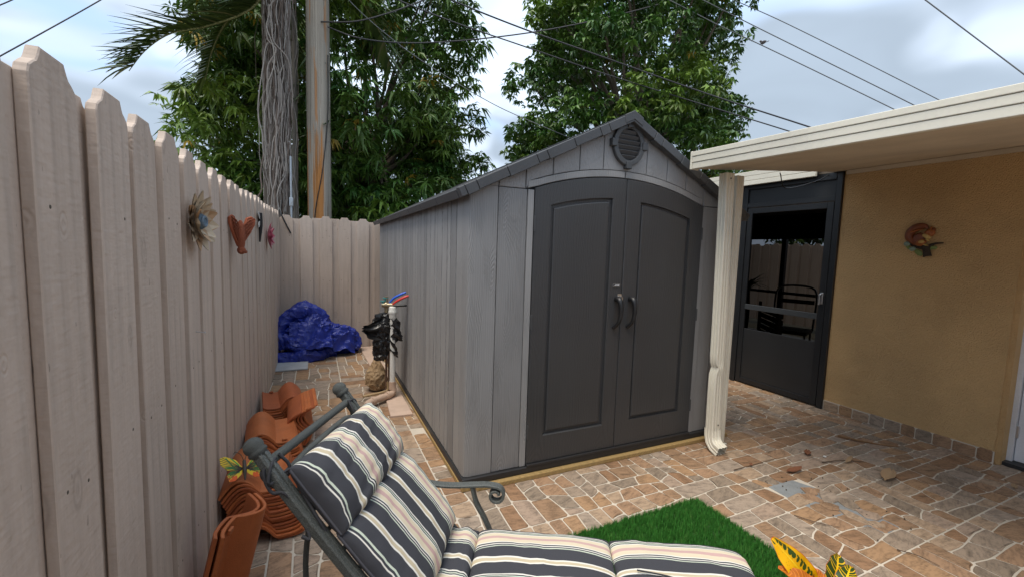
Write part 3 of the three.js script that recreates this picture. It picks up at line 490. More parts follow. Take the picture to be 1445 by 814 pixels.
// one whorl of drooping lance leaves at a twig end
function whorl(rand, n, len, wid, droop) {
  const pos = [];
  for (let k = 0; k < n; k++) {
    const a = k / n * 6.283 + rand() * 0.9, l = len * (0.7 + 0.5 * rand()), up = 0.45 - droop * (0.3 + 0.9 * rand()), d = V(Math.cos(a), up, Math.sin(a)).normalize(), side = V(-Math.sin(a), 0, Math.cos(a)).applyAxisAngle(d, (rand() - 0.5) * 1.6);
    const base = d.clone().multiplyScalar(0.012), mid = d.clone().multiplyScalar(l * 0.5), tip = d.clone().multiplyScalar(l * 0.93).add(V(0, -l * (0.22 + 0.35 * droop * rand()), 0));
    const mc = mid.clone().add(V(0, -wid * 0.22, 0)), L = mid.clone().addScaledVector(side, wid * 0.5), R = mid.clone().addScaledVector(side, -wid * 0.5);
    for (const t of [[base, L, mc], [base, mc, R], [L, tip, mc], [mc, tip, R]]) for (const q of t) pos.push(q.x, q.y, q.z);
  }
  const g = new THREE.BufferGeometry(); g.setAttribute('position', new THREE.Float32BufferAttribute(pos, 3)); g.computeVertexNormals(); return boxUV(g);
}
// lobes: [x, y, z, radius] round which the foliage is gathered; limbs run from the trunk to them
function tree(name, label, group, base, trunkTop, lobes, opt) {
  const rand = rng(opt.seed), o = thing(name, label, 'tree', base, group), top = V(...trunkTop);
  mesh('trunk', taper([V(0, -0.3, 0), V(0.05, top.y * 0.35, 0.04), V(top.x * 0.6, top.y * 0.7, top.z * 0.6), top], [opt.r * 1.25, opt.r, opt.r * 0.8, opt.r * 0.6], 14, 10), M.bark, o);
  const limbs = [];
  for (const [x, y, z] of lobes) { if (rand() < 0.35 && lobes.length > 30) continue; const e = V(x, y, z), f = 0.55 + 0.45 * rand(), s = V(top.x * f, top.y * f, top.z * f), m = s.clone().lerp(e, 0.5).add(V((rand() - 0.5) * 0.5, 0.25 * rand(), (rand() - 0.5) * 0.5)); limbs.push(taper([s, m, e], [opt.r * 0.42, opt.r * 0.2, 0.012], 8, 5)); }
  const lm = mesh('limbs', merge(limbs), M.bark, o); lm.userData.kind = 'stuff';
  const kinds = [whorl(rand, opt.leaves, opt.len, opt.wid, 0.9), whorl(rand, opt.leaves + 1, opt.len, opt.wid, 1.3), whorl(rand, opt.leaves - 1, opt.len * 0.85, opt.wid * 0.9, 0.5)];
  const spots = [[], [], []];
  for (const [x, y, z, r] of lobes) {
    const n = Math.round(opt.per * r * r), fresh = rand() < opt.fresh, hue = rand();
    for (let i = 0; i < n; i++) {
      const a = rand() * 6.283, h = rand() * 1.75 - 0.75, q = Math.sqrt(Math.max(0, 1 - Math.min(1, h * h))), rr = r * (0.45 + 0.62 * Math.sqrt(rand())) * (0.85 + 0.3 * rand());
      const p = V(x + Math.cos(a) * q * rr, y + h * rr * 0.82, z + Math.sin(a) * q * rr);
      const c = new THREE.Color(), f = fresh ? 0.35 + 0.6 * rand() : rand() * 0.4, v = 0.7 + 0.6 * rand();
      c.setRGB(lerp(0.036, 0.19, f) * v + 0.015 * hue, lerp(0.115, 0.31, f) * v, lerp(0.02, 0.04, f) * v);
      if (rand() < opt.yellow) c.setRGB(0.36 * v, 0.25 * v, 0.03);
      spots[Math.floor(rand() * 3)].push({ p, c, s: 0.75 + 0.5 * rand(), t: rand() * 6.283, tilt: (rand() - 0.5) * 0.9, tz: (rand() - 0.5) * 0.9 });
    }
  }
  const cr = new THREE.Group(); cr.name = 'crown'; o.add(cr);
  const m4 = new THREE.Matrix4(), q = new THREE.Quaternion();
  kinds.forEach((g, k) => {
    const im = new THREE.InstancedMesh(g, opt.mat, spots[k].length); im.name = 'leaves'; im.userData.kind = 'stuff'; im.castShadow = im.receiveShadow = true;
    spots[k].forEach((s, i) => { q.setFromEuler(new THREE.Euler(s.tilt, s.t, s.tz)); im.setMatrixAt(i, m4.compose(s.p, q, V(s.s, s.s, s.s))); im.setColorAt(i, s.c); });
    cr.add(im);
  });
  return o;
}
const lobesIn = (seed, n, [cx, cy, cz], [rx, ry, rz], rmin, rmax, shell = 0.55) => { const rand = rng(seed), out = []; while (out.length < n) { const x = rand() * 2 - 1, y = rand() * 2 - 1, z = rand() * 2 - 1, l = Math.hypot(x, y, z); if (l > 1 || l < shell * rand() * 1.6) continue; out.push([cx + x * rx, cy + y * ry, cz + z * rz, rmin + (rmax - rmin) * rand()]); } return out; };
const leafA = leafMat(), leafB = leafMat({ roughness: 0.36 });
tree('mango_tree', 'tall mango tree with drooping leaves standing behind the utility pole', 'leafy trees beyond the fence', [1.0, -0.1, -9.6], [0.1, 3.6, 0.1],
  [...lobesIn(3, 64, [-0.35, 4.3, 0], [2.5, 3.3, 1.9], 0.5, 0.8), ...lobesIn(8, 20, [0.0, 2.35, 0.7], [2.4, 0.9, 1.0], 0.45, 0.7), [-2.75, 3.2, 0.6, 0.55], [-2.5, 3.9, 0.4, 0.6], [-2.2, 4.6, 0.4, 0.5], [2.1, 2.9, 0.4, 0.5], [2.3, 3.3, 0.3, 0.45], [2.1, 4.3, 0.2, 0.5], [1.9, 5.2, 0, 0.5]],
  { seed: 12, r: 0.2, leaves: 10, len: 0.235, wid: 0.05, per: 150, fresh: 0.42, yellow: 0.014, mat: leafA });
tree('broadleaf_tree', 'dense round topped green tree rising behind the shed roof', 'leafy trees beyond the fence', [7.02, -0.1, -8.2], [0.2, 4.0, 0],
  [...lobesIn(5, 90, [-0.05, 5.0, 0], [3.05, 3.6, 2.6], 0.5, 0.8), ...lobesIn(6, 22, [-0.25, 2.2, 0.4], [2.7, 0.9, 1.6], 0.5, 0.7)],
  { seed: 21, r: 0.24, leaves: 9, len: 0.14, wid: 0.056, per: 270, fresh: 0.3, yellow: 0.003, mat: leafB });
tree('garden_tree', 'leafy tree beyond the weathered fence, glimpsed through the screen door', null, [12.2, -0.1, -6.5], [0, 2.2, 0], lobesIn(16, 22, [0, 2.9, 0], [1.4, 1.3, 3.0], 0.6, 0.9), { seed: 42, r: 0.12, leaves: 9, len: 0.2, wid: 0.08, per: 90, fresh: 0.2, yellow: 0.0, mat: leafB });
tree('clipped_bush', 'bush top peeking over the long beige fence', null, [-7.4, -0.1, -4.0], [0, 2.2, 0], lobesIn(15, 9, [0, 3.3, 0], [0.9, 0.9, 0.9], 0.4, 0.6), { seed: 41, r: 0.1, leaves: 9, len: 0.15, wid: 0.06, per: 150, fresh: 0.3, yellow: 0.01, mat: leafB });

// ---------------------------------------------------------------- palm with dead vines on its trunk
{
  const rand = rng(61), P = [-0.50, 0, -7.0];
  const palm = thing('palm_tree', 'palm with bent windblown fronds and grey trunk wrapped in dead vines', 'palm tree', [P[0], -0.1, P[2]]);
  const tr = taper([[0, 0, 0], [0.0, 2.0, 0], [0.035, 4.0, 0], [0.05, 5.3, 0]], [0.185, 0.155, 0.145, 0.135], 60, 14);
  displace(tr, (q, n) => { const k = (fbm(q.x * 9, q.y * 2.2, q.z * 9 + 3, 4) - 0.5) * 0.05 + (mod(q.y * 9 + 1.5 * vnoise(q.x * 6, q.z * 6), 1) < 0.14 ? -0.008 : 0); q.addScaledVector(n, k); });
  M.palmBark = std([0.115, 0.092, 0.075], 0.95, { map: rep(grainTone, 5, 3), bumpMap: rep(sawBump, 4, 4), bumpScale: 0.01 });
  mesh('trunk', boxUV(tr), M.palmBark, palm);
  M.vine = [[0.30, 0.265, 0.24], [0.15, 0.115, 0.095], [0.37, 0.34, 0.31]].map((c) => std(c, 0.9));
  const byTone = [[], [], []];
  for (let k = 0; k < 420; k++) {
    let a = rand() * 6.283, y = 0.8 + rand() * 4.2; const n = 5 + Math.floor(rand() * 9), pts = [], twist = (rand() - 0.5) * 0.22, out0 = rand() < 0.12 ? 0.10 : 0.0;
    for (let i = 0; i < n; i++) { const r = 0.155 + 0.022 * rand() + out0 * Math.sin(i / n * 3.14); pts.push([Math.cos(a) * r + 0.009 * y, y, Math.sin(a) * r]); a += twist + (rand() - 0.5) * (rand() < 0.2 ? 1.0 : 0.34); y += (0.10 + 0.17 * rand()); }
    byTone[Math.floor(rand() * 3)].push(tube(pts, 0.002 + 0.009 * Math.pow(rand(), 4), n * 3, 4));
  }
  byTone.forEach((l, i) => { const v = mesh('dead_vines', merge(l), M.vine[i], palm); v.userData.kind = 'stuff'; });
  const frondM = [[0.10, 0.155, 0.042], [0.14, 0.20, 0.055], [0.075, 0.12, 0.038], [0.26, 0.25, 0.12]].map((c) => phys(c, 0.4, { side: THREE.DoubleSide, transmission: 0.12, thickness: 0 }));
  const ribM = std([0.24, 0.24, 0.10], 0.6), w0 = V(...P).setY(-0.1);
  // frond: rachis through world points; leaflets blown to the left
  function frond(pts, len, n, wind, seed) {
    const r2 = rng(seed), c = new THREE.CatmullRomCurve3(pts.map((q) => V(...q).sub(w0))), f = new THREE.Group(); f.name = 'frond'; palm.add(f);
    mesh('rachis', taper(pts.map((q) => V(...q).sub(w0)), [0.024, 0.017, 0.012, 0.008, 0.004], 30, 6), ribM, f);
    const sets = [[], [], [], []];
    for (let k = 0; k < n; k++) for (const s of [-1, 1]) {
      const t = 0.12 + 0.86 * (k + r2() * 0.6) / n, o = c.getPointAt(t), T = c.getTangentAt(t), up = V(0, 1, 0), side = T.clone().cross(up).normalize(), nn = side.clone().cross(T).normalize();
      const l = len * (0.45 + 0.75 * Math.sin(Math.PI * Math.min(0.9, t * 0.75 + 0.2))) * (0.75 + 0.4 * r2());
      const d = T.clone().multiplyScalar(0.75).addScaledVector(side, s * 0.62).addScaledVector(nn, 0.30 + 0.3 * (r2() - 0.3)).add(V(...wind).multiplyScalar(0.5 + 0.5 * r2())).normalize();
      const fall = 0.12 + 0.42 * r2() * r2(), wd = 0.030 + 0.020 * r2(), ww = d.clone().cross(V(0.2 * (r2() - 0.5), 1, 0.3)).normalize(), prev = [], pos = [], N = 4;
      for (let i = 0; i <= N; i++) { const u = i / N, q = o.clone().addScaledVector(d, l * u).add(V(0, -l * fall * u * u, 0)), h = wd * Math.min(1, 0.5 + 2.2 * u) * (1 - u * u * 0.93); prev.push([q.clone().addScaledVector(ww, h), q.clone().add(V(0, -h * 0.35, 0)), q.clone().addScaledVector(ww, -h)]); }
      for (let i = 0; i < N; i++) for (const j of [0, 1]) { const a = prev[i][j], b = prev[i][j + 1], e = prev[i + 1][j + 1], g = prev[i + 1][j]; for (const q of [a, b, e, a, e, g]) pos.push(q.x, q.y, q.z); }
      const g = new THREE.BufferGeometry(); g.setAttribute('position', new THREE.Float32BufferAttribute(pos, 3)); g.computeVertexNormals(); sets[r2() < 0.05 ? 3 : Math.floor(r2() * 3)].push(boxUV(g));
    }
    sets.forEach((l, i) => { if (l.length) { const m = mesh('leaflets', merge(l), frondM[i], f); m.userData.kind = 'stuff'; } });
  }
  const C = [-0.46, 5.1, -7.0];
  frond([C, [-0.75, 4.55, -6.95], [-1.25, 4.18, -6.9], [-1.62, 3.98, -6.85], [-1.86, 3.72, -6.82], [-2.02, 3.44, -6.8]], 0.55, 64, [-0.75, 0.15, 0], 1);
  frond([C, [-0.85, 5.15, -6.7], [-1.35, 4.95, -6.5], [-1.75, 4.55, -6.4], [-1.95, 4.2, -6.35]], 0.55, 58, [-0.7, 0.1, 0], 2);
  frond([C, [-0.75, 4.85, -7.2], [-1.1, 4.5, -7.4], [-1.3, 4.1, -7.5], [-1.4, 3.7, -7.55]], 0.5, 36, [-0.55, -0.3, 0], 3);
  frond([C, [-0.8, 5.5, -7.0], [-1.4, 5.6, -7.1], [-2.0, 5.3, -7.2], [-2.4, 4.8, -7.2]], 0.6, 40, [-0.6, 0, 0], 4);
  frond([C, [-0.35, 5.0, -7.5], [-0.25, 4.5, -7.85], [-0.22, 3.9, -8.0], [-0.25, 3.4, -8.1]], 0.5, 36, [-0.1, -0.7, 0], 5);
  frond([C, [0.1, 5.4, -7.2], [0.6, 5.3, -7.4], [1.0, 4.9, -7.6], [1.2, 4.4, -7.7]], 0.5, 36, [-0.5, 0, 0], 6);
  frond([C, [-0.5, 5.7, -6.6], [-0.7, 5.9, -6.0], [-0.9, 5.6, -5.4], [-1.1, 5.2, -5.0]], 0.55, 36, [-0.6, 0, 0], 7);
}
{ // thin ringed palm trunk and conduit between palm and pole
  const t = thing('ringed_trunk', 'slender grey ringed palm trunk between the vine trunk and the pole', 'tree', [-0.275, -0.1, -7.55]);
  const g = taper([[0, 0, 0], [0, 2, 0], [0.01, 4, 0], [0.02, 6.2, 0]], [0.055, 0.045, 0.042, 0.04], 110, 10);
  displace(g, (q, n) => q.addScaledVector(n, mod(q.y, 0.13) < 0.03 ? -0.006 : 0.003 * Math.sin(q.y * 30)));
  mesh('trunk', boxUV(g), std([0.23, 0.21, 0.18], 0.9, { map: rep(blot, 3, 3), bumpMap: rep(grit, 3, 3), bumpScale: 0.006 }), t);
  const fr = mesh('crown', merge(Array.from({ length: 14 }, (_, k) => taper([[0.02, 6.15, 0], [Math.cos(k * 0.45) * 0.5, 6.6, Math.sin(k * 0.45) * 0.5], [Math.cos(k * 0.45) * 1.3, 6.2 - (k % 3) * 0.3, Math.sin(k * 0.45) * 1.3]], [0.03, 0.05, 0.004], 8, 4))), std([0.06, 0.11, 0.03], 0.5), t); fr.userData.kind = 'stuff';
  const c = thing('conduit', 'galvanised conduit strapped to the vine covered trunk', 'pipe', [-0.305, -0.1, -6.86]);
  mesh('pipe', cyl(0.016, 0.016, 2.75, 12), std([0.42, 0.46, 0.50], 0.45, { metalness: 0.5 }), c);
  mesh('junction_box', rbox(0.05, 0.12, 0.04, 0.006).translate(0, 2.12, 0.01), std([0.42, 0.46, 0.50], 0.5, { metalness: 0.4 }), c);
}

// ---------------------------------------------------------------- utility pole and wires
{
  const pole = thing('utility_pole', 'weathered grey wooden utility pole with orange stained foot', 'utility pole', [0.06, -0.1, -7.2]);
  // bare wood map: grey weathering broken by orange-brown patches that follow the grain
  const wood = tex(512, 1024, (u, v) => {
    const g = fbm(u * 70, v * 9, 31, 3, 0), n = fbm(u * 26, v * 14, 32, 4, 0), k = 0.70 + 0.55 * g, edge = 0.035 * (fbm(3, v * 9, 35, 3) - 0.5) * 2 + 0.05 * (g - 0.5);
    const core = smooth(0.07, 0.03, Math.abs(u - 0.50) + edge) * smooth(0.40, 0.30, v + 0.25 * (n - 0.5)), rim = smooth(0.045, 0.02, Math.abs(u - 0.285) + edge) * smooth(0.36, 0.28, v + 0.3 * (n - 0.5)), spots = smooth(0.60, 0.70, n) * smooth(0.16, 0.10, Math.abs(u - 0.49));
    const st = clamp(core + rim + 0.75 * spots), crack = fbm(u * 130, v * 9, 33, 2, 0) > 0.70 ? 0.55 : 1;
    const c = [lerp(0.36, 0.42, st), lerp(0.325, 0.185, st), lerp(0.275, 0.055, st)]; return c.map((x) => toS(clamp(x * k * crack)));
  }, true);
  const g = new THREE.CylinderGeometry(0.15, 0.172, 8.6, 28, 30).translate(0, 4.3, 0);
  displace(g, (q, n) => q.addScaledVector(n, (fbm(q.x * 6, q.y * 0.5, q.z * 6, 3) - 0.5) * 0.016));
  const t = wood; g.rotateY(Math.PI);
  mesh('pole_shaft', g, std([1, 1, 1], 0.9, { map: t, bumpMap: rep(sawBump, 3, 6), bumpScale: 0.008 }), pole);
  mesh('ground_cable', tube([[0.13, 4.3, 0.115], [0.12, 3.4, 0.13], [0.04, 2.6, 0.165], [-0.06, 2.0, 0.165], [-0.09, 1.2, 0.16]], 0.007, 30, 5), M.black, pole);
  mesh('crossarm', rspan(-1.2, 1.2, 7.6, 7.72, -0.24, -0.14, 0.01), M.bark, pole);
  M.wire = std([0.035, 0.035, 0.04], 0.6);
  M.wireGrey = std([0.16, 0.17, 0.18], 0.6);
  const wire = (pts, r, label, m = M.wire) => single('overhead_wire', label, 'wire', tube(pts, r, 120, 5), m, [0, 0, 0], 'overhead wires');
  WIRES.forEach(([pts, r, label, grey], i) => { const ext = (a, b) => a.map((x, k) => x + (x - b[k]) * 4), n = pts.length, all = [...pts, ext(pts[n - 1], pts[n - 2])]; if (i !== 2 && i !== 3) all.unshift(ext(pts[0], pts[1])); wire(all, r, label, grey ? M.wireGrey : M.wire); });
}
// ---------------------------------------------------------------- fence ornaments
{
  const petalM = std([0.50, 0.40, 0.28], 0.6, { map: rep(blot, 9, 9) }), petalD = std([0.42, 0.26, 0.14], 0.6, { map: rep(blot, 9, 9) });
  // cupped pointed petal along +y, facing +z
  const petal = (l, w, cup) => { const pos = [], N = 6, P = (i, s) => { const t = i / N, h = w * Math.sin(Math.PI * Math.pow(t, 0.75)) * 0.5 + 0.003; return [s * h, t * l, cup * (t * t) + Math.abs(s) * h * 0.35]; }; for (let i = 0; i < N; i++) for (const [a, b] of [[-1, 0], [0, 1]]) { const A = P(i, a), B = P(i, b), C = P(i + 1, b), D = P(i + 1, a); pos.push(...A, ...B, ...C, ...A, ...C, ...D); for (const q of [A, C, B, A, D, C]) pos.push(q[0], q[1], q[2] - 0.002); } const g = new THREE.BufferGeometry(); g.setAttribute('position', new THREE.Float32BufferAttribute(pos, 3)); g.computeVertexNormals(); return boxUV(g); };
  const flower = (o, n, l, w, mats, centre) => {
    for (let k = 0; k < n; k++) { const p = mesh('petal', petal(l, w, l * 0.28), mats[k % mats.length], o); p.rotation.z = k / n * 6.283; p.position.z = 0.012; }
    for (let k = 0; k < n - 2; k++) { const p = mesh('petal', petal(l * 0.66, w * 0.8, l * 0.36), mats[(k + 1) % mats.length], o); p.rotation.z = (k + 0.5) / (n - 2) * 6.283; p.position.z = 0.022; }
    mesh('flower_centre', new THREE.SphereGeometry(l * 0.26, 18, 10).scale(1, 1, 0.45), centre, o).position.z = 0.034;
    mesh('seed_disc', new THREE.TorusGeometry(l * 0.15, l * 0.05, 8, 18), std([0.12, 0.17, 0.22], 0.5), o).position.z = 0.045;
  };
  const f = thing('metal_flower', 'tan metal sunflower ornament with blue grey centre hung on the fence', 'ornament', [-0.415, 1.505, -1.925]); f.rotation.y = Math.PI / 2 - 0.2;
  flower(f, 11, 0.112, 0.062, [petalM, petalM, petalD], std([0.20, 0.30, 0.40], 0.5, { bumpMap: rep(grit, 9, 9), bumpScale: 0.004 }));
  const f2 = thing('pink_flower', 'small faded pink metal flower ornament near the fence corner', 'ornament', [-0.418, 1.50, -4.60]); f2.rotation.y = Math.PI / 2;
  flower(f2, 8, 0.125, 0.075, [std([0.45, 0.10, 0.16], 0.6), std([0.52, 0.17, 0.22], 0.6)], std([0.30, 0.05, 0.10], 0.6));
  // terracotta moth: two ribbed drooping wings and a segmented body
  const clay = std([0.40, 0.105, 0.045], 0.75, { map: rep(blot, 5, 5), bumpMap: rep(grit, 7, 7), bumpScale: 0.004 });
  const mo = thing('clay_moth', 'orange terracotta cicada ornament with folded ribbed wings on the fence', 'ornament', [-0.385, 1.485, -2.76]); mo.rotation.y = Math.PI / 2 - 0.6;
  for (const s of [-1, 1]) {
    const wing = extrude(shapeOf([[0, -0.075], [s * 0.012, -0.075], [s * 0.05, -0.02], [s * 0.083, 0.045], [s * 0.088, 0.078], [s * 0.066, 0.092], [s * 0.045, 0.084], [s * 0.02, 0.03], [0, 0.012]].map(([a, b]) => [a, b]).sort(() => 0)), 0.016, 0.004, 2);
    displace(wing, (q) => { q.z += 0.02 * Math.abs(q.x) / 0.09 + 0.004 * Math.sin(q.y * 190 + q.x * 60); });
    mesh('wing', boxUV(wing), clay, mo);
    for (let k = 0; k < 5; k++) mesh('wing_rib', tube([[s * 0.008, -0.055 + k * 0.016, 0.018], [s * 0.035, -0.02 + k * 0.02, 0.028], [s * (0.055 + k * 0.006), 0.01 + k * 0.018, 0.034]], 0.004, 8, 5), clay, mo);
  }
  mesh('body', displace(new THREE.SphereGeometry(0.022, 14, 20).scale(1, 4.0, 1), (q) => { q.x *= 1 + 0.12 * Math.sin(q.y * 240); q.z = q.z * (1 + 0.1 * Math.sin(q.y * 240)) + 0.018; q.y -= 0.02; }), clay, mo);
  mesh('head', new THREE.SphereGeometry(0.022, 12, 10), clay, mo).position.set(0, -0.096, 0.02);
  for (const s of [-1, 1]) mesh('eye', new THREE.SphereGeometry(0.009, 8, 8), clay, mo).position.set(s * 0.018, -0.104, 0.03);
  // white and black narrow ornament
  const dr = thing('dragonfly_ornament', 'weathered white and black metal dragonfly on the far fence boards', 'ornament', [-0.418, 1.56, -3.98]); dr.rotation.y = Math.PI / 2;
  mesh('body', taper([[0, 0.11, 0.015], [0, 0.02, 0.02], [0, -0.12, 0.012]], [0.018, 0.014, 0.006], 12, 8), M.black, dr);
  for (const [s, a] of [[-1, 0.35], [1, 0.35], [-1, -0.25], [1, -0.25]]) { const w = mesh('wing', extrude(shapeOf([[0, -0.008], [0.06, -0.026], [0.12, -0.018], [0.13, 0.006], [0.08, 0.02], [0, 0.01]]), 0.003, 0.0008), std([0.55, 0.53, 0.5], 0.6, { map: rep(blot, 12, 12) }), dr); w.position.set(0, 0.05 + a * 0.05, 0.018); w.rotation.set(0, s < 0 ? Math.PI : 0, a); }
  tag(mesh(numbered('loose_nail'), merge([between([0, 0, 0], [0.03, -0.004, 0.004], 0.0018, 6), new THREE.SphereGeometry(0.0035, 6, 5).translate(0.031, -0.004, 0.004)]), M.steel, scene), 'bent nail sticking out of the fence below the metal flower', 'nail').position.set(-0.42, 1.09, -1.96);
  single('corner_cable', 'short black cable hanging over the fence corner', 'cable', tube([[-0.40, 1.99, -6.45], [-0.405, 1.84, -6.32], [-0.36, 1.72, -6.285], [-0.29, 1.57, -6.285]], 0.009, 20, 6), M.black);
}
// squirrel plaque on the house wall; local +x runs to +z, faces look to -x
{
  const s = thing('squirrel_plaque', 'brown squirrel on a branch wall plaque hung on the ochre wall', 'ornament', [HX - 0.004, 1.63, -1.765]); s.rotation.y = -Math.PI / 2;
  const br = std([0.17, 0.045, 0.015], 0.45), cr = std([0.50, 0.34, 0.11], 0.5), rust = std([0.30, 0.09, 0.02], 0.45), wood = std([0.06, 0.042, 0.03], 0.8, { bumpMap: rep(grit, 9, 9), bumpScale: 0.004 }), lf = std([0.17, 0.22, 0.06], 0.5), ac = std([0.20, 0.27, 0.22], 0.5);
  const lump = (name, x, y, rx, ry, m, t = 0, rz = 0.016, z = 0.016) => { const o = mesh(name, displace(new THREE.SphereGeometry(1, 18, 14).scale(rx, ry, rz), (q, n) => q.addScaledVector(n, (vnoise(q.x * 90, q.y * 90, q.z * 60) - 0.5) * 0.006)), m, s); o.position.set(x, y, z); o.rotation.z = t; return o; };
  lump('body', -0.02, -0.005, 0.040, 0.058, br, -0.5); lump('head', 0.052, 0.045, 0.033, 0.030, rust, 0.2, 0.02, 0.024); lump('ear', 0.058, 0.078, 0.008, 0.014, rust); lump('ear', 0.074, 0.072, 0.008, 0.014, br);
  lump('belly', 0.038, 0.018, 0.030, 0.017, cr, -0.5, 0.014, 0.03); lump('thigh', 0.004, -0.032, 0.036, 0.027, rust, 0.5, 0.018, 0.026); lump('haunch', 0.012, -0.026, 0.02, 0.013, cr, 0.5, 0.012, 0.04);
  lump('paw', 0.038, -0.052, 0.022, 0.007, cr, -0.3, 0.01, 0.03); lump('paw', 0.048, -0.012, 0.018, 0.007, cr, -0.5, 0.01, 0.034);
  mesh('tail', taper([[-0.045, -0.03, 0.014], [-0.078, 0.01, 0.018], [-0.070, 0.055, 0.02], [-0.03, 0.092, 0.02], [0.02, 0.098, 0.02], [0.035, 0.075, 0.02]], [0.018, 0.026, 0.030, 0.032, 0.026, 0.008], 24, 9), br, s);
  mesh('tail_stripe', taper([[-0.085, 0.07, 0.036], [-0.06, 0.055, 0.044], [-0.02, 0.068, 0.046], [0.02, 0.075, 0.04]], [0.004, 0.008, 0.007, 0.003], 14, 6), rust, s);
  mesh('branch', merge([taper([[-0.075, -0.04, 0.012], [-0.02, -0.065, 0.014], [0.04, -0.066, 0.016], [0.085, -0.04, 0.012], [0.135, -0.034, 0.010]], [0.01, 0.014, 0.02, 0.009, 0.005], 20, 7), taper([[0.036, -0.06, 0.014], [0.042, -0.10, 0.014], [0.05, -0.142, 0.014]], [0.03, 0.024, 0.028], 8, 8)]), wood, s);
  for (const [x, y, a, m] of [[-0.085, -0.042, 0.4, ac], [-0.045, -0.082, 0.9, ac]]) lump('acorn', x, y, 0.021, 0.019, m, a, 0.012, 0.024);
  for (const [x, y, a, l] of [[-0.005, -0.112, -0.75, 0.034], [0.082, -0.072, 0.3, 0.026], [-0.075, -0.07, -0.6, 0.022]]) lump('leaf', x, y, l, l * 0.55, lf, a, 0.005, 0.018);
}

